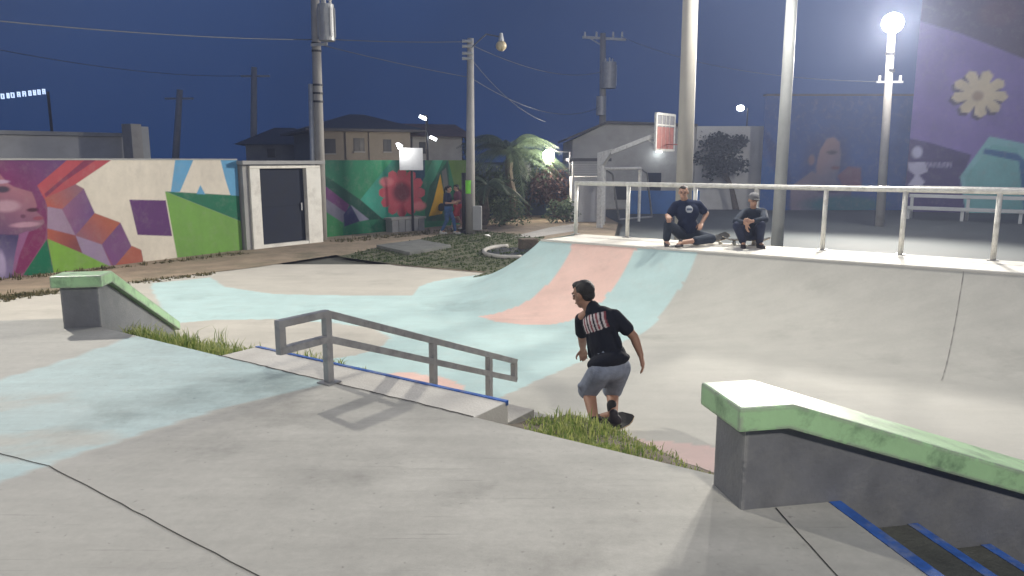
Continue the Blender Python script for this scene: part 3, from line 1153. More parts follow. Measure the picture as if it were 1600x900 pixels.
fr2 = plane_frame(at(500, 372), at(740, 349))
PET = []
for k in range(12):
    t0 = 2 * PI * k / 12
    for (dt, r) in ((-0.24, 0.86), (-0.1, 1.0), (0.1, 1.0), (0.24, 0.86), (0.262, 0.7)):
        PET.append((628 + 36 * r * math.cos(t0 + dt), 301 + 38 * r * math.sin(t0 + dt)))
W2S = [
    ('grad', [(495, 240), (615, 248), (563, 312), (495, 268)], c(20, 105, 80), c(45, 140, 95), (510, 255), (580, 300)),
    ('poly', [(495, 265), (563, 312), (598, 342), (573, 344), (545, 322), (495, 282)], c(8, 78, 62)),
    ('poly', [(495, 280), (546, 320), (540, 334), (495, 300)], c(108, 58, 112)),
    ('poly', [(495, 300), (540, 332), (536, 350), (495, 322)], c(120, 118, 138)),
    ('poly', [(495, 322), (536, 348), (536, 372), (495, 376)], c(45, 135, 78)),
    ('poly', [(537, 335), (548, 321), (562, 346), (538, 354)], c(48, 52, 100)),
    ('poly', [(548, 320), (577, 343), (562, 346)], c(150, 150, 170)),
    ('grad', [(563, 312), (603, 262), (615, 248), (632, 248), (612, 300), (645, 344), (598, 342)], c(70, 175, 150), c(20, 95, 80), (575, 320), (630, 270)),
    ('poly', [(640, 245), (664, 245), (664, 300), (650, 320), (640, 300)], c(20, 70, 95)),
    ('grad', [(694, 246), (674, 290), (660, 325), (652, 300), (678, 246)], c(80, 180, 140), c(25, 95, 75), (690, 270), (660, 290)),
    ('poly', [(664, 320), (672, 290), (700, 250), (705, 345), (664, 345)], c(35, 90, 70)),
    ('poly', PET, c(190, 80, 92)),
    ('soft', (628, 300), 14, 15, c(110, 45, 60)),
    ('soft', (604, 284), 10, 7, c(215, 120, 125)),
    ('soft', (655, 322), 10, 7, c(215, 120, 125)),
    ('poly', [(688, 272), (693, 300), (691, 334), (670, 338), (678, 312)], c(225, 172, 25)),
    ('poly', [(690, 268), (697, 262), (702, 300), (694, 300)], c(120, 120, 115)),
    ('poly', [(700, 248), (745, 246), (745, 300), (712, 300)], c(100, 135, 60)),
    ('poly', [(712, 296), (745, 296), (745, 350), (708, 348)], c(120, 62, 85)),
]
mural2 = thing("mural_wall", "wall painted green with a big red flower behind the white sign", "wall", fr2[0], "painted walls along the dirt path")
wall_body("wall", fr2, 0, fr2[3], -0.05, EYE, 0.18, M['grey_render'], mural2)
painted_face("mural", fr2, 0, fr2[3], -0.05, EYE + 0.002, 0.022, c(35, 125, 88), W2S, mural2)

# gate between them
frg = plane_frame(at(381, 391), at(500, 378))
p0, dg, ng, Lg = frg
gate = thing("gate", "dark navy metal gate in a thick white frame between the murals", "gate", p0)


def gate_s(u):
    return on_wall(u, 330, frg)[0]


def gate_box(name, u0, u1, z0, z1, off0, off1, m, bev=0.012, s0=None, s1=None):
    a = gate_s(u0) if s0 is None else s0
    b = gate_s(u1) if s1 is None else s1
    q = [p0 + dg * a + ng * off0, p0 + dg * b + ng * off0, p0 + dg * b + ng * off1, p0 + dg * a + ng * off1]
    return MB().prism([(k.x, k.y) for k in q], z0, z1).build(name, m, gate, bevel=bev)


gate_box("gate_post", 379, 388, 0, 2.33, -0.25, 0.10, M['grey_render'])
gate_box("gate_post", 388.4, 404, 0, 2.22, -0.2, 0.16, M['white_paint'])
gate_box("gate_post", 476, 498, 0, 2.22, -0.2, 0.16, M['white_paint'])
gate_box("lintel", 388.4, 498, 2.223, 2.30, -0.2, 0.16, M['white_paint'])
gate_box("roof_slab", 375, 503, 2.335, 2.44, -0.4, 0.25, M['grey_render'])
gate_box("threshold", 404.2, 475.8, 0, 0.10, -0.2, 0.15, M['white_paint'])
sa, sb = gate_s(404.3), gate_s(475.7)
door = gate_box("door", 0, 0, 0.104, 2.218, -0.03, 0.02, M['navy_door'], 0.008, sa + .008, sb - .008)
for (za, zb) in ((0.14, 1.12), (1.16, 2.18)):
    m2 = MB()
    w = [p0 + dg * (sa + 0.05) + ng * 0.0205, p0 + dg * (sb - 0.05) + ng * 0.0205, p0 + dg * (sb - 0.05) + ng * 0.028, p0 + dg * (sa + 0.05) + ng * 0.028]
    m2.prism([(t.x, t.y) for t in w], za, zb)
    m2.build("panel", M['navy_door'], door, bevel=0.004)
w = p0 + dg * (sb - 0.14) + ng * 0.06
MB().bar(w + UP * 1.0, w + UP * 1.22, 0.03, 0.03, dg).build("handle", M['grey_metal'], door)

# ================================================================== BUILDINGS BEHIND
def box_building(name, label, fr, s0, s1, z1, depth, m, group=None, z0=-0.05):
    t = thing(name, label, "building", fr[0] + fr[1] * s0, group)
    wall_body("wall", fr, s0, s1, z0, z1, depth, m, t)
    return t


def wall_piece(name, fr, u0, u1, v0, v1, off, th, m, parent):
    s0, za = on_wall(u0, v1, fr)
    s1, zb = on_wall(u1, v0, fr)
    p, d, nrm, L = fr
    q = [p + d * s0 + nrm * off, p + d * s1 + nrm * off, p + d * s1 + nrm * (off - th), p + d * s0 + nrm * (off - th)]
    return MB().prism([(k.x, k.y) for k in q], za, zb).build(name, m, parent)


# grey flat-roofed building behind the left mural
f = plane_frame(atY(-120, 260, 21), atY(212, 260, 25))
zt = on_wall(100, 212, f)[1]
t = box_building("flat_building", "plain grey flat roofed building behind the left mural wall", f, 0, f[3], zt, 6, M['white_wall'])
wall_body("parapet", (f[0] + f[2] * 0.1, f[1], f[2], f[3]), -0.05, f[3] + 0.05, zt + 0.001, zt + 0.12, 6.2, M['grey_render'], t)
f = plane_frame(atY(209, 250, 24), atY(238, 250, 24.6))
pil = thing("concrete_pillar", "pale square concrete pillar rising above the left mural wall", "pillar", f[0])
wall_body("shaft", f, 0, f[3] * 0.55, 0, on_wall(220, 194, f)[1], 0.45, M['pole_concrete'], pil)
wall_body("shaft", (f[0] - f[2] * 0.06, f[1], f[2], f[3]), f[3] * 0.56, f[3], 0, on_wall(235, 198, f)[1], 0.35, M['pole_pale'], pil)

# cream house
f = plane_frame(atY(498, 250, 38), atY(642, 250, 40))
zt = on_wall(580, 206, f)[1]
house = box_building("house", "cream two storey house with dark hipped roof behind the green mural", f, 0, f[3], zt, 8, M['cream'])
p, d, nrm, L = f
ov = 0.7
z2 = on_wall(580, 172, f)[1]
e = [p - d * ov + nrm * ov, p + d * (L + ov) + nrm * ov, p + d * (L + ov) - nrm * (8 + ov), p - d * ov - nrm * (8 + ov)]
r = [p + d * 2.5 - nrm * 4, p + d * (L - 1.5) - nrm * 4]
mb = MB()
vv = [(k.x, k.y, zt) for k in e] + [(k.x, k.y, zt + 0.12) for k in e] + [(r[0].x, r[0].y, z2), (r[1].x, r[1].y, z2)]
mb.add(vv, [(3, 2, 1, 0), (0, 1, 5, 4), (1, 2, 6, 5), (2, 3, 7, 6), (3, 0, 4, 7), (4, 5, 9, 8), (6, 7, 8, 9), (5, 6, 9), (7, 4, 8)])
mb.build("roof", M['roof'], house)
for (u0, u1, v0, v1) in ((508, 524, 217, 240), (553, 569, 216, 237), (599, 611, 218, 237)):
    w = wall_piece("window", f, u0, u1, v0, v1, 0.03, 0.1, M['dark_metal'], house)
    wall_piece("pane", f, u0 + 1.5, (u0 + u1) / 2 - 0.6, v0 + 1.5, v1 - 1.5, 0.045, 0.02, M['glass_dark'], w)
    wall_piece("pane", f, (u0 + u1) / 2 + 0.6, u1 - 1.5, v0 + 1.5, v1 - 1.5, 0.045, 0.02, M['glass_dark'], w)
    wall_piece("sill", f, u0 - 1, u1 + 1, v1 - 0.2, v1 + 1.4, 0.12, 0.11, M['grey_render'], w)
for u in (541, 577):
    wall_piece("pilaster", f, u, u + 3, 207, 262, 0.12, 0.118, M['cream'], house)
# lower dark house beside it
f = plane_frame(atY(645, 250, 41), atY(722, 250, 42))
zt = on_wall(690, 214, f)[1]
h2 = box_building("house", "low dark house with rusty sheet roof behind the white sign", f, 0, f[3], zt, 6, M['grey_render'])
p, d, nrm, L = f
z2 = on_wall(690, 190, f)[1]
e = [p - d * .5 + nrm * .8, p + d * (L + .5) + nrm * .8, p + d * (L + .5) - nrm * 6.5, p - d * .5 - nrm * 6.5]
mid = [p - d * .5 - nrm * 3, p + d * (L + .5) - nrm * 3]
vv = [(k.x, k.y, zt + .002) for k in e] + [(mid[0].x, mid[0].y, z2), (mid[1].x, mid[1].y, z2)]
MB().add(vv, [(0, 1, 5, 4), (2, 3, 4, 5), (1, 2, 5), (3, 0, 4), (3, 2, 1, 0)]).build("roof", M['rust_roof'], h2)
wall_piece("window", f, 655, 668, 222, 240, 0.03, 0.08, M['glass_dark'], h2)
# roofs seen between the gate pole and the left building
f = plane_frame(atY(385, 250, 46), atY(498, 250, 47))
zt = on_wall(440, 226, f)[1]
h3 = box_building("house", "distant dark house with low pitched roof above the gate", f, 0, f[3], zt, 7, M['grey_render'])
p, d, nrm, L = f
z2 = on_wall(440, 196, f)[1]
e = [p - d * .6 + nrm * .7, p + d * (L + .6) + nrm * .7, p + d * (L + .6) - nrm * 7.6, p - d * .6 - nrm * 7.6]
mid = [p + d * 1.5 - nrm * 3.5, p + d * (L - 1.5) - nrm * 3.5]
vv = [(k.x, k.y, zt + .002) for k in e] + [(mid[0].x, mid[0].y, z2), (mid[1].x, mid[1].y, z2)]
MB().add(vv, [(0, 1, 5, 4), (2, 3, 4, 5), (1, 2, 5), (3, 0, 4), (3, 2, 1, 0)]).build("roof", M['roof'], h3)
wall_piece("window", f, 418, 430, 232, 246, 0.03, 0.08, M['glass_dark'], h3)

# long grey and white hall behind the court
f = plane_frame(atY(893, 330, 38), atY(1187, 330, 38))
p, d, nrm, L = f
zt = on_wall(1100, 194, f)[1]
hall = thing("hall", "long pale hall behind the basketball hoop with a short gable", "building", p)
s_g = on_wall(948, 200, f)[0]
za = on_wall(893, 215, f)[1]
s_w = on_wall(1088, 200, f)[0]
prof = [p + V((0, 0, -0.05)), p + d * s_w + V((0, 0, -0.05)), p + d * s_w + UP * zt, p + d * s_g + UP * (zt + 0.15), p + UP * za]
MB().extrude(prof, -nrm * 7).build("wall", M['grey_render'], hall)
prof = [p + d * (s_w + .01) + V((0, 0, -0.05)), p + d * L + V((0, 0, -0.05)), p + d * L + UP * (zt + .02), p + d * (s_w + .01) + UP * (zt + .02)]
MB().extrude([q + nrm * 0.1 for q in prof], -nrm * 7).build("wall", M['white_wall'], hall)
mb = MB()
prof = [p - d * .3 + UP * (za - .02), p + d * s_g + UP * (zt + .16), p + d * s_w + UP * (zt + .01), p + d * s_w + UP * (zt + .12), p + d * s_g + UP * (zt + .27), p - d * .3 + UP * (za + .1)]
mb.extrude([q + nrm * .3 for q in prof], -nrm * 7.6).build("roof", M['roof'], hall)
wall_piece("door", f, 1010, 1033, 270, 330, 0.05, 0.05, M['navy_door'], hall)
wall_piece("window", f, 960, 985, 285, 312, 0.04, 0.04, M['glass_dark'], hall)
lampb = wall_piece("wall_lamp", f, 1023, 1033, 232, 235, 0.45, 0.45, M['grey_metal'], hall)
wall_piece("bulb", f, 1024, 1032, 235.2, 238, 0.43, 0.25, M['lamp_far'], lampb)
# low blue fence wall in front of the hall
f = plane_frame(atY(985, 330, 34), atY(1092, 335, 34))
bw = thing("low_wall", "low blue painted wall behind the sitting man", "wall", f[0])
wall_body("wall", f, 0, f[3], 0, on_wall(1040, 298, f)[1], 0.2, mat('blue_wall', (0.03, 0.11, 0.30), 0.7, var=0.25, scale=1.0), bw)

# blue mural building and the tall purple one
fb = plane_frame(atY(1186, 330, 36.5), atY(1411, 330, 36.5))
bluebox = thing("mural_building", "dark blue building painted with a large portrait of a person", "building", fb[0])
zb = on_wall(1300, 150, fb)[1]
wall_body("wall", fb, 0, fb[3], -0.05, zb, 9, M['grey_render'], bluebox, 4.0)
KB = 1.35
k = lambda r, g, b: lin(r, g, b, KB)
FBS = [
    ('poly', [(1186, 240), (1240, 300), (1240, 345), (1186, 345)], k(28, 72, 125)),
    ('poly', [(1186, 190), (1230, 250), (1250, 345), (1235, 345)], k(32, 55, 100)),
    ('soft', (1290, 255), 34, 50, k(45, 60, 100)),
    ('grad', [(1275, 262), (1281, 235), (1292, 217), (1303, 214), (1312, 222), (1314, 245), (1312, 265), (1305, 285), (1292, 290), (1278, 285)], k(128, 105, 105), k(72, 76, 98), (1285, 235), (1318, 265)),
    ('soft', (1268, 250), 5, 8, k(110, 90, 95)),
    ('grad', [(1235, 292), (1268, 268), (1305, 280), (1330, 300), (1330, 345), (1235, 345)], k(105, 95, 105), k(60, 65, 95), (1260, 280), (1320, 320)),
    ('poly', [(1308, 275), (1325, 260), (1345, 262), (1346, 292), (1318, 295)], k(98, 68, 84)),
    ('soft', (1300, 238), 8, 3, k(60, 50, 60)),
    ('soft', (1305, 262), 7, 3, k(85, 50, 60)),
    ('soft', (1297, 298), 20, 3, k(45, 45, 70)),
    ('soft', (1320, 320), 60, 14, k(30, 80, 90)),
]
painted_face("mural", fb, 0, fb[3], -0.05, zb + 0.002, 0.08, k(40, 68, 118), FBS, bluebox)
wall_body("coping_stone", (fb[0] + fb[2] * .05, fb[1], fb[2], fb[3]), 0, fb[3], zb + .003, zb + .1, 0.4, M['roof'], bluebox)

fp = plane_frame(atY(1411.5, 330, 35.5), atY(1760, 330, 33))
purple = thing("mural_building", "tall purple building painted with a cream flower and a teal shape", "building", fp[0])
ZP = 12.5
wall_body("wall", fp, 0, fp[3], -0.05, ZP, 9, M['grey_render'], purple, 6.5)
PETF = []
for q in range(9):
    t0 = 2 * PI * q / 9 + 0.15
    for (dt, r) in ((-0.33, 0.55), (-0.25, 0.88), (0.0, 1.0), (0.25, 0.88), (0.33, 0.55)):
        PETF.append((1531 + 45 * r * math.cos(t0 + dt), 146 + 38 * r * math.sin(t0 + dt)))
PETS = [(x - 5, y + 5) for (x, y) in PETF]
FPS = [
    ('grad', [(1400, -60), (1800, -60), (1800, 180), (1600, 92), (1500, 52), (1400, 22)], k(62, 58, 88), k(70, 58, 78), (1440, 20), (1600, 40)),  # upper wall painted darker, standing in for the floodlight's falloff
    ('soft', (1560, 20), 30, 20, k(80, 62, 80)),
    ('poly', [(1400, 212), (1450, 222), (1518, 242), (1500, 285), (1520, 350), (1400, 350)], k(58, 48, 88)),
    ('poly', [(1500, 276), (1546, 213), (1640, 232), (1700, 350), (1512, 350)], k(112, 158, 160)),
    ('poly', [(1508, 276), (1550, 226), (1590, 232), (1600, 300), (1596, 350), (1514, 350)], k(100, 150, 148)),
    ('poly', [(1538, 232), (1590, 240), (1604, 252), (1612, 350), (1602, 350), (1592, 252), (1536, 240)], k(48, 88, 125)),
    ('poly', PETS, k(70, 62, 82)),
    ('poly', PETF, k(172, 160, 132)),
    ('soft', (1528, 150), 9, 8, k(140, 122, 98)),
    # pale emblem and lettering, too small to read
    ('soft', (1433, 238), 8, 9, k(150, 150, 172)),
    ('poly', [(1418, 254), (1446, 253), (1450, 268), (1436, 274), (1445, 284), (1438, 294), (1418, 290), (1430, 274), (1420, 266)], k(150, 148, 168)),
]
for q in range(9):
    x = 1449 + q * 4.3
    FPS.append(('poly', [(x, 253 + (q % 3)), (x + 2.8, 253 + (q % 2)), (x + 2.9, 261.5), (x + 1.2, 262), (x + 1.3, 257), (x, 262)], k(135, 132, 158)))
painted_face("mural", fp, 0, fp[3], -0.05, ZP, 0.07, k(104, 90, 142), FPS, purple)

# ================================================================== POLES, WIRES, LAMPS
def lathe_pole(mb, base, top, r0, r1, n=14):
    mb.tube([base, base.lerp(top, 0.5), top], [r0, (r0 + r1) / 2, r1], n)


def lamp_light(name, kind, loc, target, power, col, size=0.25, angle=150, parent=None, blend=0.6):
    d = bpy.data.lights.new(name, kind)
    d.energy = power
    d.color = col
    d.shadow_soft_size = size
    if kind == 'SPOT':
        d.spot_size = R(angle)
        d.spot_blend = blend
    o = bpy.data.objects.new(name, d)
    o.location = loc
    dv = V(target) - V(loc)
    o.rotation_euler = dv.to_track_quat('-Z', 'Y').to_euler()
    C.objects.link(o)
    if parent:
        adopt(o, parent)
    return o


def flood_head(t, pos, target, lit, size=0.42):
    """square floodlight: housing, lens, bracket"""
    pos = V(pos)
    d = (V(target) - pos).normalized()
    x = d.cross(UP).normalized()
    z = x.cross(d)
    rot = Matrix((x, d, z)).transposed()
    h = MB().box(pos, (size, 0.16, size * 0.8), rot).build("lamp_head", M['grey_metal'], t, bevel=0.02)
    MB().box(pos + d * 0.088, (size * 0.88, 0.014, size * 0.68), rot).build("lens", lit, h)
    MB().bar(pos - d * 0.08, pos - d * 0.25 - UP * 0.05, 0.05, 0.05).build("bracket", M['grey_metal'], h)


# --- pole right of the sitting people: carries the court floodlights, top outside the frame
pb = atY(1214, 380, 14.9)
pb.z = 0.03
ptop = atY(1241, -60, 14.9)
pole = thing("floodlight_pole", "slim pale floodlight pole rising between the railing posts", "pole", pb, "tall pale floodlight poles at the court")
mb = MB()
lathe_pole(mb, pb, V((ptop.x, pb.y, 6.5)), 0.122, 0.10, 18)
mb.build("shaft", M['pole_pale'], pole, smooth=True)
arm_c = V((ptop.x, pb.y, 6.55))
MB().bar(arm_c - E1 * 0.9, arm_c + E1 * 0.9, 0.08, 0.08).build("crossarm", M['grey_metal'], pole)
for s_ in (-0.75, 0.75):
    flood_head(pole, arm_c + E1 * s_ - E2 * 0.3 + UP * 0.1, V((1, 6, 0)), M['lamp_lit'])
    hp = arm_c + E1 * s_ - E2 * 0.3 + UP * 0.1
    dd = (V((1, 6, 0)) - hp).normalized()
    lamp_light("flood_light", 'SPOT', hp + dd * 0.14, (0, 5, 0), POWER_COURT * (0.65 if s_ > 0 else 0.35), (1.0, 0.96, 0.86), 0.16, 165, pole)

# --- thick pole behind the sitting man
pb = atY(1066, 380, 15.4)
pb.z = 0.03
pt_ = atY(1080.5, -60, 15.4)
pole = thing("floodlight_pole", "thick pale pole rising behind the sitting man", "pole", pb, "tall pale floodlight poles at the court")
mb = MB()
lathe_pole(mb, pb, V((pt_.x, pb.y, 7.4)), 0.172, 0.145, 18)
mb.build("shaft", mat('pole_beige', (0.33, 0.315, 0.285), 0.7, var=0.08, scale=3, dirt=(0.3, 0.28, 0.25), dscale=1.4), pole, smooth=True)
MB().bar(V((pt_.x - 0.8, pb.y, 7.43)), V((pt_.x + 0.8, pb.y, 7.43)), 0.08, 0.08).build("crossarm", M['grey_metal'], pole)
flood_head(pole, V((pt_.x + 0.6, pb.y + 0.3, 7.5)), V((8, 28, 0)), M['lamp_lit'])
dd = (V((10, 28, 0)) - V((pt_.x + 0.6, pb.y + 0.3, 7.5))).normalized()
lamp_light("flood_light", 'SPOT', V((pt_.x + 0.6, pb.y + 0.3, 7.5)) + dd * 0.15, (9, 28, 0), 800, (0.95, 0.97, 1.0), 0.16, 150, pole)

# --- tall pole just outside the frame on the left
lp = V((-10.35, 13.1, 0))
pole = thing("floodlight_pole", "tall floodlight pole standing by the mural left of the frame", "pole", lp)
lathe_pole(MB(), lp, lp, 0.1, 0.1)
mb = MB()
lathe_pole(mb, lp, lp + UP * 8.6, 0.17, 0.12, 14)
mb.build("shaft", M['pole_concrete'], pole, smooth=True)
hp = lp + V((0.35, -0.25, 8.65))
flood_head(pole, hp, V((0, 6, 0)), M['lamp_lit'])
dd = (V((0, 6, 0)) - hp).normalized()
lamp_light("flood_light", 'SPOT', hp + dd * 0.15, (-0.5, 7, 0), POWER_STREET, (1.0, 0.95, 0.85), 0.2, 160, pole)

# --- pole behind the photographer, its lamp above the deck
dp = V((4.2, -7.5, 0))
pole = thing("floodlight_pole", "floodlight pole standing behind the photographer on the right", "pole", dp)
mb = MB()
lathe_pole(mb, dp, dp + UP * 9.1, 0.14, 0.1, 14)
mb.build("shaft", M['pole_pale'], pole, smooth=True)
MB().bar(dp + UP * 9.0, dp + V((-.2, 0.9, 9.1)), 0.07, 0.07).build("arm", M['grey_metal'], pole)
hp = dp + V((-.2, 1.0, 9.0))
flood_head(pole, hp, V((0, 8, 0)), M['lamp_lit'])
dd = (V((0, 8, 0)) - hp).normalized()
lamp_light("flood_light", 'SPOT', hp + dd * 0.16, (0, 8, 0), POWER_DECK, (1.0, 0.94, 0.84), 0.6, 130, pole)

# --- lit floodlight top right
pb = atY(1376, 335, 27.5)
pb.z = 0.03
pt_ = atY(1393, 52, 27.5)
far = thing("floodlight_pole", "lit floodlight on a slim grey pole before the purple building", "pole", pb)
mb = MB()
lathe_pole(mb, pb, V((pt_.x, pt_.y, pt_.z)), 0.16, 0.12, 14)
mb.build("shaft", M['pole_concrete'], far, smooth=True)
hd = atY(1395, 36, 27.4)
MB().ell(hd, (0.36, 0.3, 0.34), None, 20, 14).build("lamp_head", M['lamp_lit'], far, smooth=True)
MB().tube([V((pt_.x, pt_.y, pt_.z)), hd - UP * 0.3], 0.09, 10).build("neck", M['grey_metal'], far)
for v_ in (84, 110):
    q = atY(1391, v_, 27.5)
    MB().tube([q - UP * 0.05, q + UP * 0.05], 0.155, 12).build("band", M['dark_metal'], far)
q = atY(1389, 128, 27.5)
MB().bar(q - V((0.45, 0.0, 0)), q + V((0.5, 0.0, 0)), 0.07, 0.07).build("crossarm", M['grey_metal'], far)
for s_ in (-0.35, 0.4):
    MB().tube([q + V((s_, 0, 0.03)), q + V((s_, 0, 0.22))], 0.045, 8).build("insulator", M['white_paint'], far)
lamp_light("flood_light", 'SPOT', hd + V((-.45, -1.1, -0.15)), (-1, 4, 0), POWER_FAR, (1.0, 0.94, 0.84), 0.75, 120, far)
lamp_light("flood_glow", 'POINT', hd + V((0, -0.62, -0.15)), (0, 0, 0), 1000, (1.0, 0.94, 0.86), 0.3, 160, far)
for (u_, v_) in ((1343, 156), (1393, 163)):
    hq = atY(u_, v_, 60)
    tl = thing("street_lamp", "tiny lit street lamp far off, %s the slim grey floodlight pole" % ("left of" if u_ < 1380 else "just behind"), "lamp", (hq.x, hq.y, 0), "small lit lamps far behind the court")
    MB().tube([V((hq.x + .4, hq.y, 0)), V((hq.x + .4, hq.y, hq.z)), hq], [0.06, 0.05, 0.04], 6).build("post", M['dark_metal'], tl)
    MB().box(hq, (0.62, 0.3, 0.16), Matrix.Rotation(0.5, 3, 'Y')).build("lamp_head", M['lamp_far'], tl)
hq = atY(1157, 169, 52)
tl = thing("street_lamp", "small lit street lamp above the pale hall roof", "lamp", (hq.x, hq.y, 0), "small lit lamps far behind the court")
MB().tube([V((hq.x + .5, hq.y, 0)), V((hq.x + .5, hq.y, hq.z)), hq], [0.06, 0.05, 0.04], 6).build("post", M['dark_metal'], tl)
MB().ell(hq, (0.27, 0.2, 0.2)).build("lamp_head", M['lamp_far'], tl)
# two lamps on the house post
hq = atY(661, 184, 36)
h2q = atY(677, 216, 36)
tl = thing("street_lamp", "dark post with two lit lamps in front of the low dark house", "lamp", (h2q.x - .35, 36, 0))
MB().tube([V((h2q.x - .3, 36, 0)), V((h2q.x - .3, 36, hq.z + .1)), V((hq.x, 36, hq.z + .1))], 0.06, 8).build("post", M['dark_metal'], tl)
MB().bar(V((h2q.x - .3, 36, h2q.z + .1)), V((h2q.x, 36, h2q.z + .1)), .05, .05).build("arm", M['dark_metal'], tl)
MB().box(hq, (0.34, 0.2, 0.13), Matrix.Rotation(0.45, 3, 'Y')).build("lamp_head", M['lamp_far'], tl)
MB().box(h2q, (0.31, 0.2, 0.12), Matrix.Rotation(0.45, 3, 'Y')).build("lamp_head", M['lamp_far'], tl)
lamp_light("lamp_light", 'POINT', h2q + V((-1.6, 0.3, -0.3)), (0, 0, 0), 110, (1.0, 0.88, 0.7), 0.15, 160, tl)
# bright lamp by the palm
hq = atY(857, 243, 31)
tl = thing("street_lamp", "glaring round lamp on a dark post beside the palm", "lamp", (hq.x + 1.0, hq.y, 0))
MB().tube([V((hq.x + .9, hq.y + .1, 0)), V((hq.x + .9, hq.y + .1, hq.z + .15)), hq + V((0, .1, .18))], 0.05, 8).build("post", M['dark_metal'], tl)
MB().ell(hq, 0.24, None, 18, 12).build("lamp_head", M['lamp_warm'], tl, smooth=True)
lamp_light("lamp_light", 'POINT', hq + V((0, -0.5, -0.1)), (0, 0, 0), 420, (1.0, 0.9, 0.76), 0.2, 160, tl)

# --- wooden/concrete utility poles
def transformer(t, c0, r, h):
    b = MB()
    b.tube([c0, c0 + UP * h], r, 18)
    can = b.build("transformer", M['grey_metal'], t, smooth=False)
    for k_ in range(3):
        a_ = 2 * PI * k_ / 3 + 0.5
        q_ = c0 + V((math.cos(a_) * r * .55, math.sin(a_) * r * .55, h))
        MB().tube([q_, q_ + UP * 0.12, q_ + UP * 0.13, q_ + UP * 0.24], [0.05, 0.04, 0.065, 0.03], 8).build("bushing", M['white_paint'], can)
    for k_ in range(8):
        a_ = 2 * PI * k_ / 8
        q_ = c0 + V((math.cos(a_) * (r + .02), math.sin(a_) * (r + .02), h * .5))
        MB().box(q_, (0.02, 0.06, h * .8), Matrix.Rotation(a_, 3, 'Z')).build("fin", M['grey_metal'], can)


A_ = at(503, 375)
tA = atY(490, -80, A_.y)
pA = thing("utility_pole", "thick concrete utility pole with transformer beside the gate", "pole", A_, "utility poles carrying the overhead cables")
mb = MB()
lathe_pole(mb, A_, tA, 0.165, 0.12, 16)
mb.build("shaft", M['pole_concrete'], pA, smooth=True)
dv = (tA - A_).normalized()
MB().tube([A_ + V((-.2, -.12, 0)), A_ + dv * 4.7 + V((-.18, -.1, 0))], 0.075, 10).build("conduit", M['grey_metal'], pA, smooth=True)
transformer(pA, atY(511, 64, A_.y - .3), 0.235, 1.02)
for v_ in (68, 80, 133, 146, 159):
    q = A_ + dv * ((atY(497, v_, A_.y).z) / dv.z)
    MB().tube([q - dv * .03, q + dv * .03], 0.165 if v_ > 100 else .15, 14).build("band", M['dark_metal'], pA)
q = A_ + dv * (atY(497, 72, A_.y).z / dv.z)
MB().bar(q + V((-.1, -.2, 0)), q + V((.4, -.3, 0.02)), 0.06, 0.08).build("bracket", M['grey_metal'], pA)

B_ = at(735, 366)
tB = atY(735, 60, B_.y)
pB = thing("utility_pole", "slender utility pole with a lime green sticker beside the walking woman", "pole", B_, "utility poles carrying the overhead cables")
mb = MB()
lathe_pole(mb, B_, tB, 0.165, 0.105, 14)
mb.build("shaft", M['pole_concrete'], pB, smooth=True)
q = atY(733, 292, B_.y)
st = MB()
n = 8
vs = []
for k_ in range(n + 1):
    a_ = PI * 1.1 + PI * 0.62 * k_ / n
    rr = 0.152
    vs += [(B_.x + rr * math.cos(a_), B_.y + rr * math.sin(a_), q.z - .22), (B_.x + rr * math.cos(a_), B_.y + rr * math.sin(a_), q.z + .22)]
st.add(vs, [(2 * k_, 2 * k_ + 2, 2 * k_ + 3, 2 * k_ + 1) for k_ in range(n)])
st.build("sticker", M['neon'], pB)
for v_ in (65, 73, 84, 92):
    q = atY(734, v_, B_.y)
    MB().tube([q + V((-.24, -.1, 0)), q + V((.1, -.1, 0))], 0.05, 8).build("insulator", M['grey_metal'], pB)
MB().box(B_ + V((.24, -.05, .55)), (.3, .25, .8)).build("meter_box", M['grey_render'], pB, bevel=.02)
# its unlit lamp on an arm
qa, ql = atY(737, 74, B_.y - .1), atY(783, 58, B_.y - 1.0)
la = MB().tube([qa, qa.lerp(ql, .5) + UP * .25, ql], 0.022, 8).build("arm", M['wire'], pB)
hl = MB().tube([ql + UP * .12, ql - UP * .12], [.05, .09], 10).build("lamp_neck", M['grey_metal'], pB)
MB().ell(ql - UP * .26, (.17, .17, .16)).build("lamp_globe", M['lamp_off'], hl, smooth=True)

bp = at(726, 365)
tl = thing("signal_post", "slim black metal post standing against the utility pole", "post", bp)
MB().tube([bp, bp + UP * .12, bp + UP * .13], [.15, .15, .09], 14).build("base", M['dark_metal'], tl)
MB().tube([bp + UP * .13, V((bp.x, bp.y, atY(724, 270, bp.y).z))], .085, 14).build("shaft", M['dark_metal'], tl, smooth=True)

Cb = atY(941, 330, 46)
Cb.z = 0
tC = atY(942, 52, 46)
pC = thing("utility_pole", "distant utility pole with crossarm and transformer above the hall", "pole", Cb, "utility poles carrying the overhead cables")
mb = MB()
lathe_pole(mb, Cb, tC, 0.24, 0.17, 12)
mb.build("shaft", M['pole_concrete'], pC, smooth=True)
MB().bar(atY(910, 58, 46), atY(978, 62, 46), .12, .14).build("crossarm", M['grey_metal'], pC)
MB().bar(atY(922, 60, 46), atY(942, 72, 46), .06, .06).build("brace", M['grey_metal'], pC)
for u_ in (914, 932, 958, 972):
    q = atY(u_, 58, 46)
    MB().tube([q, q + UP * .3], [.07, .05], 8).build("insulator", M['white_paint'], pC)
transformer(pC, atY(951, 138, 45.5), 0.43, 1.5)
q = atY(939, 180, 45.6)
MB().tube([q, q + UP * 1.1], .3, 14).build("cabinet", M['grey_metal'], pC)
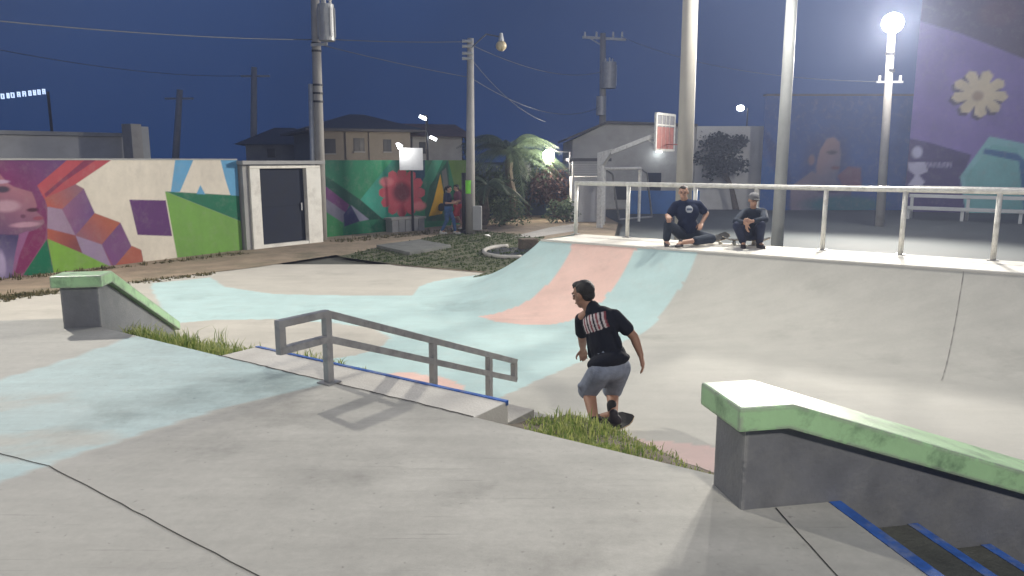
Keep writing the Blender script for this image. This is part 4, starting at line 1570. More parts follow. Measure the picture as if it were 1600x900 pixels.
# far faint poles on the left
for (u_, v0_, v1_, lab) in ((278, 140, 246, "faint leaning pole behind the pale concrete pillar"), (397, 105, 246, "faint distant utility pole above the gate")):
    b_ = atY(u_ - 6 if u_ < 300 else u_, 330, 48)
    b_.z = 0
    tp = thing("utility_pole", lab, "pole", b_, "utility poles carrying the overhead cables")
    mb = MB()
    lathe_pole(mb, b_, atY(u_ + 3 if u_ < 300 else u_, v0_, 48), 0.24, 0.18, 10)
    mb.build("shaft", M['pole_concrete'], tp, smooth=True)
    q = atY(u_ + 2, v0_ + 14, 48)
    MB().bar(q - V((.9, 0, 0)), q + V((.9, 0, 0)), .1, .12).build("crossarm", M['grey_metal'], tp)


def cable(p, q, sag, r, lab):
    n_ = 18
    pts_ = [p.lerp(q, k_ / n_) - UP * sag * 4 * (k_ / n_) * (1 - k_ / n_) for k_ in range(n_ + 1)]
    tag(MB().tube(pts_, r, 6).build("overhead_cable", M['wire'], smooth=True), lab, "cable", "overhead cables between the poles")


YA, YB = A_.y, B_.y
cable(atY(-60, 27, 15), atY(492, 62, YA), 0.1, .014, "cable from the upper left corner to the transformer pole")
cable(atY(492, 60, YA), atY(734, 65, YB), .05, .014, "upper cable between the transformer pole and slender pole")
cable(atY(494, 68, YA), atY(734, 121, YB), .05, .013, "lower cable sloping to the slender utility pole")
cable(atY(736, 92, YB), atY(852, 190, 31), .3, .012, "bright cable dropping from the slender pole towards the palm")
cable(atY(736, 70, YB), atY(940, 112, 46), .5, .016, "cable from the slender pole to the distant transformer")
cable(atY(736, 122, YB), atY(940, 165, 46), .8, .015, "lowest cable from the slender pole to the distant pole")
cable(atY(972, 58, 46), atY(1389, 128, 27.5), .6, .014, "cable from the distant crossarm to the lit floodlight pole")
cable(atY(-40, 70, 30), atY(396, 118, 48), .4, .015, "faint cable leading to the distant pole above the gate")

# --- lit shop sign, upper left
f = plane_frame(atY(-70, 152, 44), atY(80, 141, 45))
p, d, nrm, L = f
sg = thing("shop_sign", "bright bluish lit sign at the left edge above the wall", "sign", (p.x, p.y, 0))
cz = on_wall(40, 146, f)[1]
sl = (on_wall(70, 142, f)[1] - on_wall(0, 150, f)[1]) / (on_wall(70, 142, f)[0] - on_wall(0, 150, f)[0])
s_mid = on_wall(40, 146, f)[0]
bz0, bz1 = cz + (0 - s_mid) * sl, cz + (L - s_mid) * sl
MB().extrude([p - nrm * .05 + UP * (bz0 - .24), p + d * L - nrm * .05 + UP * (bz1 - .24), p + d * L - nrm * .05 + UP * (bz1 + .24), p - nrm * .05 + UP * (bz0 + .24)], -nrm * .15).build("board", mat('sign_board_blue', (0.02, 0.035, 0.08), .6), sg)
for s_ in (0.3, L - .3):
    q = p + d * s_ - nrm * .3
    MB().tube([V((q.x, q.y, 0)), V((q.x, q.y, cz + (s_ - s_mid) * sl))], .08, 8).build("post", M['dark_metal'], sg)
s_ = 0.1
while s_ < L - 0.25:
    w_ = random.uniform(.22, .34)
    zc = cz + (s_ - s_mid) * sl
    mb = MB()
    bits = [(0, .06, -.15, .15), (w_ * .4, w_ * .4 + .06, -.15, .15)]
    for bz in random.sample((-.12, 0, .12), 2):
        bits.append((.06, w_ * .4, bz - .03, bz + .03))
    for (xa, xb, za_, zb_) in bits:
        q = [p + d * (s_ + xa) + nrm * .02, p + d * (s_ + xb) + nrm * .02, p + d * (s_ + xb) - nrm * .02, p + d * (s_ + xa) - nrm * .02]
        mb.prism([(k_.x, k_.y) for k_ in q], zc + za_, zc + zb_)
    mb.build("lit_letter", M['led'], sg)
    s_ += w_

# ================================================================== COURT FURNITURE
# railing on the platform
rb = B_COPE + W_PLAT - 0.09
ra0, ra1 = to_ab(at(900, 366, COPE))[0], A_RIGHT - 0.1
rail = thing("platform_railing", "white metal railing along the back of the ramp platform", "railing", ab(ra0, rb, COPE))
px_posts = [to_ab(V((0, 0, 0)))[0]]


def a_for_u(u, b, z):
    """park coordinate a where the line b = const at height z is seen at column u"""
    lo_, hi_ = -9.0, 6.0
    for _ in range(50):
        m_ = (lo_ + hi_) / 2
        w_ = ab(m_, b, z)
        fwd = w_.y * cp - (w_.z - EYE) * sn
        uu = 800 + FPX * w_.x / fwd
        if uu < u:
            lo_ = m_
        else:
            hi_ = m_
    return (lo_ + hi_) / 2


HRAIL = 1.02
pa = [a_for_u(u_, rb, COPE + .5) for u_ in (900, 981, 1085, 1180, 1288, 1411, 1557)] + [2.3, 3.6, 5.3]
for a_ in pa:
    po = MB().tube([ab(a_, rb, COPE), ab(a_, rb, COPE + HRAIL - .02)], 0.038, 12).build("post", M['steel_white'], rail, smooth=True)
    MB().box(ab(a_, rb, COPE + .006), (.15, .15, .012), Matrix.Rotation(-.6, 3, 'Z')).build("foot_plate", M['steel_grey'], po)
MB().tube([ab(pa[0] - .02, rb, COPE + HRAIL), ab(A_RIGHT - .1, rb, COPE + HRAIL)], 0.043, 14).build("top_rail", M['steel_white'], rail, smooth=True)

# hand rail over the steps
AR = -3.90
hr = thing("grind_rail", "grey kinked square tube rail over the middle steps", "rail", ab(AR, 3.44, DECK))
top = [ab(AR, 3.02, DECK + .50), ab(AR, 3.44, DECK + .50), ab(AR, 5.80, DECK + .50 - .375 * 2.36)]
MIDD = .18
TW = .052


def rail_z(b):
    return DECK + .5 - max(0, b - 3.44) * .375


for nm, dz in (("top_rail", 0), ("mid_rail", -MIDD)):
    mb = MB()
    mb.bar(top[0] + UP * dz, top[1] + UP * dz + E2 * .012, TW, TW)
    mb.build(nm, M['steel_grey'], hr, bevel=.006)
    mb = MB()
    mb.bar(top[1] + UP * dz, top[2] + UP * dz, TW, TW)
    mb.build(nm, M['steel_grey'], hr, bevel=.006)
for b_, b2 in ((3.02 + TW / 2, None), (5.80 - TW / 2, None)):
    MB().bar(ab(AR, b_, rail_z(b_) - MIDD + .02), ab(AR, b_, rail_z(b_) - .02), TW, TW, E1).build("end_piece", M['steel_grey'], hr, bevel=.006)
for b_, zb_ in ((3.44, DECK), (4.57, DECK - .15 * 3), (5.36, DECK - .15 * 5)):
    po = MB().bar(ab(AR, b_, zb_), ab(AR, b_, rail_z(b_) - .01), TW * 1.02, TW * 1.02, E1).build("post", M['steel_grey'], hr, bevel=.006)
    MB().prism([(q.x, q.y) for q in (ab(AR - .06, b_ - .06), ab(AR + .06, b_ - .06), ab(AR + .06, b_ + .06), ab(AR - .06, b_ + .06))], zb_, zb_ + .01).build("foot_plate", M['steel_grey'], po)

# basketball hoop
hb = at(937, 356)
hoop = thing("basketball_hoop", "grey basketball hoop with long curved arm behind the railing", "basketball hoop", hb)
zt_ = atY(937, 244, hb.y).z
MB().bar(hb, V((hb.x, hb.y, zt_)), .19, .19, E1).build("post", M['steel_white'], hoop, bevel=.02)
elb = V((hb.x, hb.y, zt_))
adir = V((0.80, -0.60, 0)).normalized()
endp = atY(1034, 207, hb.y - .75)
mb = MB()
sd = V((-adir.y, adir.x, 0)) * .1
g = [elb + V((0, 0, -.45)) - adir * .1, elb + V((0, 0, .12)) - adir * .1, elb + adir * .5 + UP * .26, elb + adir * .35 - UP * .02, elb + adir * .12 - UP * .3]
mb.extrude([q - sd for q in g], sd * 2).build("gusset", M['steel_white'], hoop)
MB().bar(elb + adir * .4 + UP * .13, endp, .13, .15).build("arm", M['steel_white'], hoop, bevel=.01)
bdir = V((-adir.y, adir.x, 0))
bc = endp + adir * .12 + UP * (.0)
bw_, bh_ = 1.5, 1.28
rotb = Matrix((bdir, adir, UP)).transposed()
board = MB().box(bc, (bw_, .04, bh_), rotb).build("backboard", mat('board_grey', (.22, .22, .23), .6), hoop)
for (x_, z_, w_, h_) in ((-bw_ / 2 + .03, 0, .08, bh_), (bw_ / 2 - .03, 0, .08, bh_), (0, bh_ / 2 - .03, bw_ - .15, .08), (0, -bh_ / 2 + .03, bw_ - .15, .08), (0, .24, bw_ - .15, .05), (-.3, 0, .04, bh_ - .14), (.3, 0, .04, bh_ - .14), (0, 0, .04, bh_ - .14)):
    MB().box(bc + bdir * x_ + UP * z_, (w_, .075 if w_ != .04 else .06, h_), rotb).build("frame_bar", M['steel_white'], board)
MB().box(bc + UP * -.2 + adir * .024, (bw_ - .2, .012, .75), rotb).build("red_panel", M['red_frame'], board)
MB().bar(atY(1014, 218, hb.y - .6), bc - adir * .03 - UP * .6, .07, .07).build("strut", M['steel_white'], hoop)
rc = bc + adir * .3 - UP * .42
ring = [rc + V((math.cos(t_) * .23, math.sin(t_) * .23, 0)) for t_ in [2 * PI * k_ / 20 for k_ in range(21)]]
MB().tube(ring, .015, 6, caps=False).build("rim", M['red_frame'], hoop)

# goal frame
g0, g1 = at(942, 352), at(998, 347)
goal = thing("goal_frame", "grey metal goal frame standing under the basketball hoop", "goal", g1)
zg = atY(998, 263, g1.y).z
back = V((.9, 2.0, 0))
for q in (g0, g1):
    MB().tube([q, V((q.x, q.y, zg))], .06, 10).build("post", M['steel_white'], goal)
    MB().tube([V((q.x, q.y, zg)), V((q.x, q.y, 0.9 * zg)) + back * .5, q + back + UP * .06], .04, 8).build("stay", M['steel_grey'], goal)
MB().tube([V((g0.x, g0.y, zg)), V((g1.x, g1.y, zg))], .06, 10).build("crossbar", M['steel_white'], goal)
MB().tube([g0 + back + UP * .06, g1 + back + UP * .06], .04, 8).build("ground_bar", M['steel_grey'], goal)

# slatted white booth left of the hoop
f = plane_frame(at(893, 347), at(946, 347))
p, d, nrm, L = f
booth = thing("booth", "white booth with louvred top left of the basketball post", "booth", p)
zt_ = on_wall(915, 256, f)[1]
wall_body("wall", f, 0, L, 0, zt_ * .78, 1.6, M['white_wall'], booth)
for k_ in range(6):
    z_ = zt_ * .78 + .02 + k_ * (zt_ * .22) / 6
    wall_body("slat", (p + nrm * (.02 if k_ % 2 else .05), d, nrm, L), 0.0, L * .98, z_, z_ + zt_ * .22 / 6 * .7, .06, M['white_wall'], booth)
for s_ in (0.04, L - .04):
    q = p + d * s_ - nrm * .12
    MB().tube([V((q.x, q.y, zt_ * .77)), V((q.x, q.y, zt_ + .1))], .04, 8).build("post", M['grey_metal'], booth)
wall_body("roof", (p + nrm * .3, d, nrm, L), -.15, L + .15, zt_ + .1, zt_ + .22, 2.1, M['roof'], booth)

# bleachers at the right
f = plane_frame(atY(1414, 335, 31), atY(1720, 338, 27))
p, d, nrm, L = f
bl = thing("bleachers", "pale two tier bleacher benches before the purple building", "bleachers", p)
for k_, v_ in enumerate((328, 309)):
    z_ = on_wall(1500, v_, f)[1]
    q = [p + d * 0 - nrm * (.55 * k_), p + d * L - nrm * (.55 * k_), p + d * L - nrm * (.55 * k_ + .42), p - nrm * (.55 * k_ + .42)]
    MB().prism([(w_.x, w_.y) for w_ in q], z_ - .06, z_ + .07).build("bench", M['pole_pale'], bl, bevel=.01)
    s_ = 0.1
    while s_ < L:
        w_ = p + d * s_ - nrm * (.55 * k_ + .1)
        MB().bar(V((w_.x, w_.y, 0.03)), V((w_.x, w_.y, z_ - .06)), .12, .12, E1).build("leg", M['pole_pale'], bl)
        s_ += 2.05 if k_ else 1.95
z_ = on_wall(1500, 303, f)[1]
MB().tube([p - nrm * 1.3 + UP * z_, p + d * L - nrm * 1.3 + UP * z_], .04, 8).build("back_rail", M['steel_white'], bl)

# white sign in front of the flower, low block bench under it
sq = at(645, 362)
sign = thing("sign_board", "blank white square sign on a post before the flower mural", "sign", sq)
zl, zh = atY(645, 266, sq.y).z, atY(645, 231, sq.y).z
MB().box(V((sq.x, sq.y, (zl + zh) / 2)), (.80, .05, zh - zl), Matrix.Rotation(.1, 3, 'Z')).build("board", M['sign_white'], sign, bevel=.01)
MB().tube([sq + V((0, .08, 0)), V((sq.x, sq.y + .08, zh - .05))], .045, 10).build("post", M['dark_metal'], sign)
la = MB().tube([V((sq.x - .38, sq.y - .02, zh - .02)), V((sq.x - .42, sq.y - .3, zh + .12)), V((sq.x - .36, sq.y - .52, zh + .12))], .02, 6).build("lamp_arm", M['grey_metal'], sign)
MB().tube([V((sq.x - .37, sq.y - .50, zh + .12)), V((sq.x - .31, sq.y - .36, zh + .02))], [.05, .09], 10).build("lamp_head", M['lamp_far'], la)
lamp_light("sign_light", 'POINT', V((sq.x - .24, sq.y - .42, zh - .03)), (0, 0, 0), 14, (1.0, 0.98, 0.95), .06, 160, sign)
bq0, bq1 = at(613, 364), at(664, 360)
bench = thing("block_bench", "low grey concrete block bench under the white sign", "bench", bq0)
f = plane_frame(bq0, bq1)
n_ = 5
for k_ in range(n_):
    wall_body("block", f, f[3] * k_ / n_ + .012, f[3] * (k_ + 1) / n_ - .012, 0, .42 + (.01 if k_ % 2 else 0), .4, M['grey_render'], bench)
wall_body("seat", (f[0] + f[2] * .04, f[1], f[2], f[3]), -.04, f[3] + .04, .432, .50, .48, M['concrete'], bench)


# ================================================================== PLANTS
def leaves(name, pts, size, m, parent, flat=0.3):
    vs, fs, tint = [], [], []
    for (q, s_, t_) in pts:
        a_ = random.uniform(0, 2 * PI)
        e_ = random.uniform(-.9, .5)
        d_ = V((math.cos(a_) * math.cos(e_), math.sin(a_) * math.cos(e_), math.sin(e_)))
        sd_ = d_.cross(V((random.uniform(-1, 1), random.uniform(-1, 1), random.uniform(-.2, 1)))).normalized()
        l_ = size * s_ * random.uniform(.6, 1.3)
        w_ = l_ * flat
        o_ = len(vs)
        vs += [q, q + d_ * l_ * .5 + sd_ * w_, q + d_ * l_ - UP * l_ * .15, q + d_ * l_ * .5 - sd_ * w_]
        fs += [(o_, o_ + 1, o_ + 2, o_ + 3)]
        tint += [t_] * 4
    me_ = bpy.data.meshes.new(name)
    me_.from_pydata([tuple(v_) for v_ in vs], [], fs)
    at2 = me_.attributes.new("tint", 'FLOAT', 'POINT')
    at2.data.foreach_set("value", np.array(tint, dtype=np.float32))
    return mesh_obj(name, me_, m, parent)


def shrub(name, label, base, w, h, n_, size, m, group=None, cat="shrub", clumps=9):
    t_ = thing(name, label, cat, base, group)
    cl = [(base + V((random.gauss(0, w * .26), random.gauss(0, w * .22), h * random.uniform(.25, .82))), random.uniform(.22, .42) * w, random.random()) for k_ in range(clumps)]
    for k_ in range(4):
        q_ = cl[k_][0]
        MB().tube([base + V((random.gauss(0, .06), random.gauss(0, .06), -.02)), base.lerp(q_, .5) + V((random.gauss(0, .05), 0, 0)), q_], [.04, .03, .012], 6).build("stem", M['bark'], t_)
    pts_ = []
    for k_ in range(n_):
        c_, r_, tt = random.choice(cl)
        v_ = V((random.gauss(0, 1), random.gauss(0, 1), random.gauss(0, .8)))
        v_ = v_.normalized() * r_ * random.uniform(.55, 1.05)
        q_ = c_ + v_
        if q_.z < .03:
            continue
        pts_.append((q_, 1.0, min(1, max(0, tt * .6 + random.random() * .5))))
    leaves("foliage", pts_, size, m, t_)
    return t_


def palm(label, base, crown, n_, flen):
    t_ = thing("palm_tree", label, "palm tree", base)
    pts_ = [base + (crown - base) * (k_ / 8) + V((0.08 * math.sin(k_ * .8), 0, 0)) for k_ in range(9)]
    MB().tube(pts_, [.2 - .008 * k_ + (.015 if k_ % 2 else 0) for k_ in range(9)], 10).build("trunk", M['bark'], t_)
    for k_ in range(n_):
        a_ = 2 * PI * k_ / n_ + random.uniform(-.2, .2)
        el = random.uniform(-.1, 1.3)
        L_ = flen * random.uniform(.8, 1.1)
        d_ = V((math.cos(a_), math.sin(a_), 0))
        rach = []
        for j_ in range(11):
            x_ = j_ / 10
            rach.append(crown + d_ * L_ * x_ * math.cos(el * (1 - x_ * .3)) + UP * (L_ * x_ * math.sin(el) - L_ * .75 * x_ * x_))
        vs, fs, tint = [], [], []
        for j_ in range(10):
            q0_, q1_ = rach[j_], rach[j_ + 1]
            ax = (q1_ - q0_).normalized()
            sd_ = ax.cross(UP).normalized()
            for sgn in (-1, 1):
                for h_ in range(3):
                    b_ = q0_.lerp(q1_, h_ / 3)
                    ll = L_ * .30 * math.sin(PI * (.12 + .83 * (j_ + h_ / 3) / 10)) * random.uniform(.85, 1.1)
                    tip = b_ + (sd_ * sgn * .8 + ax * .55 - UP * .45).normalized() * ll
                    o_ = len(vs)
                    vs += [b_ - ax * .025, b_ + ax * .025, tip]
                    fs += [(o_, o_ + 1, o_ + 2)]
                    tt = random.random() * .6 + .2
                    tint += [tt, tt, tt]
            o_ = len(vs)
            up_ = sd_ * .018
            vs += [q0_ - up_, q0_ + up_, q1_ + up_, q1_ - up_]
            fs += [(o_, o_ + 1, o_ + 2, o_ + 3)]
            tint += [.9] * 4
        me_ = bpy.data.meshes.new("frond")
        me_.from_pydata([tuple(v_) for v_ in vs], [], fs)
        q_ = me_.attributes.new("tint", 'FLOAT', 'POINT')
        q_.data.foreach_set("value", np.array(tint, dtype=np.float32))
        mesh_obj("frond", me_, M['palm'], t_)
    return t_


pbase = at(800, 343)
palm("bushy palm with drooping fronds left of the glaring lamp", pbase, atY(797, 240, pbase.y - .3), 30, 2.7)
q = at(752, 352)
palm("young palm half hidden behind the slender utility pole", q, atY(762, 290, q.y), 12, 1.6)
shrub("shrub", "grey green bush at the foot of the palm", at(785, 352), 1.3, 1.1, 900, .13, M['palm'], "shrubs beyond the dirt path")
shrub("shrub", "dark bush between the utility pole and the palm", at(760, 343), 2.2, 2.2, 1500, .17, M['bush'], "shrubs beyond the dirt path")
shrub("shrub", "tall dark bush behind the palm trunk", at(825, 338), 2.4, 2.8, 1700, .18, M['bush'], "shrubs beyond the dirt path")
shrub("shrub", "russet leaved shrub below the glaring lamp", at(868, 341), 1.7, 2.3, 1300, .16, M['bush_red'], "shrubs beyond the dirt path")
shrub("shrub", "small pale shrub left of the white booth", at(884, 347), 1.0, .9, 600, .14, M['palm'], "shrubs beyond the dirt path")
f = plane_frame(at(742, 338), at(893, 336))
fence = thing("back_fence", "dark blue green wall behind the palms and shrubs", "wall", f[0])
wall_body("wall", f, 0, f[3], 0, 2.3, .15, mat('dark_blue_wall', (0.03, 0.055, 0.09), .8, var=.3, scale=1.2), fence)
shrub("tree", "dark green tree top showing above the wall right of the lamps", atY(694, 330, 44) * 1 - UP * 0 if False else V((atY(694, 250, 44).x, 44, 0)), 3.0, 4.2, 1700, .26, M['bush'], None, "tree", 11)


def tree(label, base, crown_c, rad, n_, size, m):
    t_ = thing("tree", label, "tree", base)
    top_ = V(crown_c) - UP * rad[2] * .2
    MB().tube([base, base.lerp(top_, .45) + V((.12, 0, 0)), top_], [.17, .12, .06], 8).build("trunk", M['bark'], t_)
    cl = []
    for k_ in range(15):
        v_ = V((random.uniform(-1, 1), random.uniform(-1, 1), random.uniform(-.85, 1)))
        c_ = V(crown_c) + V((v_.x * rad[0] * .75, v_.y * rad[1] * .75, v_.z * rad[2] * .8))
        cl.append((c_, random.uniform(.25, .45) * rad[0], random.random()))
    for k_ in range(6):
        MB().tube([base.lerp(top_, .6), base.lerp(top_, .8).lerp(cl[k_][0], .5), cl[k_][0]], [.06, .04, .015], 6).build("limb", M['bark'], t_)
    pts_ = []
    for k_ in range(n_):
        c_, r_, tt = random.choice(cl)
        v_ = V((random.gauss(0, 1), random.gauss(0, 1), random.gauss(0, .8))).normalized() * r_ * random.uniform(.5, 1.1)
        pts_.append((c_ + v_, 1.0, min(1, tt * .6 + random.random() * .45)))
    leaves("crown", pts_, size, m, t_)


tb = at(1150, 328)
tree("dark rounded tree standing in front of the white hall wall", tb, atY(1127, 246, tb.y), (1.25, 1.1, 1.1), 2600, .20, M['tree'])


# ================================================================== PEOPLE
def fused(name, parts, voxel, m, parent, smooth=3, colour=None):
    """tapered limbs and rounded volumes melted into one continuous skin"""
    mb = MB()
    for q in parts:
        if q[0] == 'c':                      # limb: points, radii
            pts_, rad_ = q[1], q[2]
            mb.tube(pts_, list(rad_), 14)
            for p_, r_ in zip(pts_, rad_):
                mb.ell(p_, r_ * 0.995, None, 14, 9)
        else:
            mb.ell(q[1], q[2], q[3] if len(q) > 3 else None, 18, 12)
    me_ = bpy.data.meshes.new(name)
    me_.from_pydata(mb.v, [], mb.f)
    bm_ = bmesh.new()
    bm_.from_mesh(me_)
    bmesh.ops.recalc_face_normals(bm_, faces=bm_.faces)
    bm_.to_mesh(me_)
    bm_.free()
    tmp = bpy.data.objects.new("tmp", me_)
    C.objects.link(tmp)
    r_ = tmp.modifiers.new("r", 'REMESH')
    r_.mode = 'VOXEL'
    r_.voxel_size = voxel
    s_ = tmp.modifiers.new("s", 'SMOOTH')
    s_.factor = 0.5
    s_.iterations = smooth
    dg_ = bpy.context.evaluated_depsgraph_get()
    out = bpy.data.meshes.new_from_object(tmp.evaluated_get(dg_))
    bpy.data.objects.remove(tmp)
    out.materials.clear()
    if colour:
        P_ = verts_np(out)
        set_paint(out, colour(P_))
    return mesh_obj(name, out, m, parent, smooth=True)


def frame3(fwd, up):
    f_ = V(fwd).normalized()
    u_ = V(up)
    x_ = f_.cross(u_).normalized()
    u_ = x_.cross(f_).normalized()
    return Matrix((x_, f_, u_)).transposed()        # columns: right, forward, up


def hand_parts(w, fdir, palm_n, side, curl=0.5, s=1.0):
    """palm, four unequal bent fingers and a thumb; fdir along the hand, palm_n out of the palm, side=+1 thumb towards fdir x palm_n"""
    f_ = V(fdir).normalized()
    n_ = (V(palm_n) - f_ * V(palm_n).dot(f_)).normalized()
    t_ = f_.cross(n_) * side
    out = []
    k0 = V(w) + f_ * .035 * s
    for k_, (o_, l_) in enumerate(((.030, .072), (.010, .080), (-.010, .075), (-.030, .060))):
        root = V(w) + f_ * .085 * s + t_ * o_ * s
        out.append(('c', [V(w) + t_ * o_ * .5 * s, root], (.019 * s, .015 * s)))
        d1 = (f_ * math.cos(curl * .5) + n_ * math.sin(curl * .5) + t_ * (o_ * 2.2)).normalized()
        d2 = (f_ * math.cos(curl * 1.3) + n_ * math.sin(curl * 1.3) + t_ * (o_ * 1.6)).normalized()
        d3 = (f_ * math.cos(curl * 1.9) + n_ * math.sin(curl * 1.9) + t_ * o_).normalized()
        p1 = root + d1 * l_ * .45 * s
        p2 = p1 + d2 * l_ * .32 * s
        p3 = p2 + d3 * l_ * .23 * s
        out.append(('c', [root, p1, p2, p3], (.0105 * s, .0098 * s, .009 * s, .0078 * s)))
    r0 = V(w) + f_ * .025 * s + t_ * .022 * s
    p1 = r0 + (f_ * .6 + t_ * .8 + n_ * .2).normalized() * .045 * s
    p2 = p1 + (f_ * .85 + t_ * .35 + n_ * .35).normalized() * .032 * s
    p3 = p2 + (f_ * .95 + n_ * .4).normalized() * .024 * s
    out.append(('c', [r0, p1, p2, p3], (.015 * s, .012 * s, .0105 * s, .0085 * s)))
    return out


def head_parts(c_, rot, s=1.0):
    """skull, jaw, nose, ears; rot columns right, forward, up"""
    def L_(x, y, z):
        return V(c_) + rot @ (V((x, y, z)) * s)
    out = [('e', L_(0, -.012, .03), (.074 * s, .094 * s, .088 * s), rot), ('e', L_(0, .028, -.045), (.058 * s, .062 * s, .070 * s), rot),
           ('e', L_(0, .058, -.092), (.026 * s, .026 * s, .022 * s), rot),
           ('c', [L_(0, .088, .012), L_(0, .108, -.022)], (.009 * s, .015 * s)),
           ('e', L_(-.017, .088, -.062), (.014 * s, .012 * s, .009 * s), rot), ('e', L_(.017, .088, -.062), (.014 * s, .012 * s, .009 * s), rot),
           ('e', L_(0, .082, .028), (.05 * s, .014 * s, .012 * s), rot)]
    for sx in (-1, 1):
        out.append(('e', L_(.077 * sx, -.005, -.005), (.010 * s, .020 * s, .032 * s), rot))
    return out


def face_bits(c_, rot, par, s=1.0):
    def L_(x, y, z):
        return V(c_) + rot @ (V((x, y, z)) * s)
    for sx in (-1, 1):
        MB().ell(L_(.031 * sx, .083, .006), (.013 * s, .008 * s, .007 * s), rot, 10, 6).build("eye", M['eye'], par, smooth=True)
        MB().tube([L_(.012 * sx, .092, .026), L_(.034 * sx, .089, .031), L_(.052 * sx, .075, .024)], .0045 * s, 6).build("eyebrow", M['hair'], par)
    MB().tube([L_(-.024, .083, -.064), L_(0, .093, -.062), L_(.024, .083, -.064)], .005 * s, 6).build("mouth", M['lip'], par)


def hair_cap(c_, rot, par, s=1.0, m=None, nape=True):
    def L_(x, y, z):
        return V(c_) + rot @ (V((x, y, z)) * s)
    ps = [('e', L_(0, -.026, .038), (.079 * s, .090 * s, .085 * s), rot), ('e', L_(0, -.05, -.012), (.068 * s, .052 * s, .055 * s), rot), ('e', L_(0, .03, .094), (.052 * s, .05 * s, .026 * s), rot)]
    for k_ in range(22):
        a_ = k_ * 2.399
        r_ = .062 * math.sqrt(k_ / 22)
        q_ = L_(r_ * math.cos(a_), -.012 + r_ * math.sin(a_) * 1.25, .112 - r_ * .55)
        ps.append(('c', [q_, q_ + rot @ V((math.cos(a_) * .012, .014 + .012 * math.sin(a_), .012 * math.sin(k_ * 1.7)))], (.014 * s, .007 * s)))
    return fused("hair", ps, .006, m or M['hair'], par, 1)


def shoe(ankle, toe_dir, par, m, ground, s=1.0, sole=None, up=UP):
    f_ = V(toe_dir).normalized()
    x_ = f_.cross(up).normalized()
    rot = Matrix((x_, f_, up)).transposed()
    b = V(ankle) + up * (ground)
    sh = fused("shoe", [('e', b + f_ * .02 + up * .045, (.040 * s, .075 * s, .045 * s), rot), ('e', b + f_ * .11 + up * .034, (.044 * s, .085 * s, .034 * s), rot), ('e', b - f_ * .035 + up * .05, (.036 * s, .045 * s, .05 * s), rot), ('c', [b + up * .06, b + up * .105], (.042 * s, .040 * s))], .008, m, par, 3)
    mb = MB()
    n_ = 16
    lo = [b + f_ * (.06 + .145 * math.cos(2 * PI * k_ / n_)) * s + x_ * (.047 - .006 * math.cos(2 * PI * k_ / n_ + PI)) * math.sin(2 * PI * k_ / n_) * s for k_ in range(n_)]
    mb.extrude([q + up * .0 for q in lo], up * .022)
    mb.build("sole", sole or M['sole'], sh)
    return sh


def skateboard(label, c_, along, up=UP, group="skateboards"):
    """deck with kicked nose and tail, grip, trucks and four wheels; c_: point under the middle on the ground"""
    t_ = thing("skateboard", label, "skateboard", c_, group)
    a_ = V(along).normalized()
    u_ = V(up).normalized()
    s_ = u_.cross(a_).normalized()
    a_ = s_.cross(u_).normalized()
    ks = [(-.40, .055, .05), (-.385, .085, .042), (-.33, .1, .022), (-.27, .102, .002), (0, .103, 0), (.27, .102, .002), (.33, .1, .022), (.385, .085, .042), (.40, .055, .05)]
    def surf(z0, th, k=1.0):
        mb = MB()
        vs, fs = [], []
        for (x_, w_, z_) in ks:
            for sg_ in (-1, 1):
                for dz in (0, th):
                    vs.append(V(c_) + a_ * x_ * k + s_ * w_ * sg_ * k + u_ * (.088 + z_ + z0 + dz))
        for i_ in range(len(ks) - 1):
            o_ = i_ * 4
            fs += [(o_, o_ + 2, o_ + 6, o_ + 4), (o_ + 1, o_ + 5, o_ + 7, o_ + 3), (o_, o_ + 4, o_ + 5, o_ + 1), (o_ + 2, o_ + 3, o_ + 7, o_ + 6)]
        fs += [(0, 1, 3, 2), tuple(len(vs) - 4 + q for q in (0, 2, 3, 1))]
        return mb.add(vs, fs)
    surf(0, .011).build("board", M['maple'], t_)
    surf(.0115, .001, .99).build("grip_tape", M['grip'], t_)
    for x_ in (-.2, .2):
        tr = MB().bar(V(c_) + a_ * x_ - s_ * .085 + u_ * .034, V(c_) + a_ * x_ + s_ * .085 + u_ * .034, .016, .016, u_)
        tr.bar(V(c_) + a_ * x_ + u_ * .034, V(c_) + a_ * x_ + u_ * .086, .04, .05, a_)
        tr = tr.build("truck", M['grey_metal'], t_)
        for sg_ in (-1, 1):
            q = V(c_) + a_ * x_ + u_ * .028
            MB().tube([q + s_ * .072 * sg_, q + s_ * .105 * sg_], .027, 14).build("wheel", M['wheel'], tr)
    return t_


# ---------------------------------------------------------------- the skater
P_ = atY
ft_l, ft_r = V((0.745, 6.33, 0)), V((0.945, 6.57, 0))
bcen = (ft_l + ft_r) / 2
skateboard("skateboard under the feet of the riding skater", bcen, ft_r - ft_l)
me_dir = V((-.74, .67, 0)).normalized()          # the way he faces
sk = thing("person", "skater in black tee and grey denim shorts crouching on a moving board", "person", (bcen.x, bcen.y, .1))
anl, anr = P_(929, 651, 6.34), P_(956, 641, 6.62)
anl, anr = V((ft_l.x + .01, ft_l.y, .20)), V((ft_r.x, ft_r.y, .20))
knl, knr = P_(922, 599, 6.62), P_(957, 600, 6.86)
hpl, hpr = P_(941, 570, 6.36), P_(967, 567, 6.48)
pel = (hpl + hpr) / 2 + V((0, 0, .03))
wst = P_(950, 541, 6.45)
chs = P_(942, 508, 6.50)
nck = P_(928, 479, 6.54)
hd = P_(915, 459, 6.58)
shl, shr = P_(912, 496, 6.64), P_(961, 491, 6.46)
ell_, elr = P_(913, 525, 6.86), P_(989, 521, 6.44)
wrl, wrr = P_(914, 541, 7.06), P_(999, 548, 6.40)
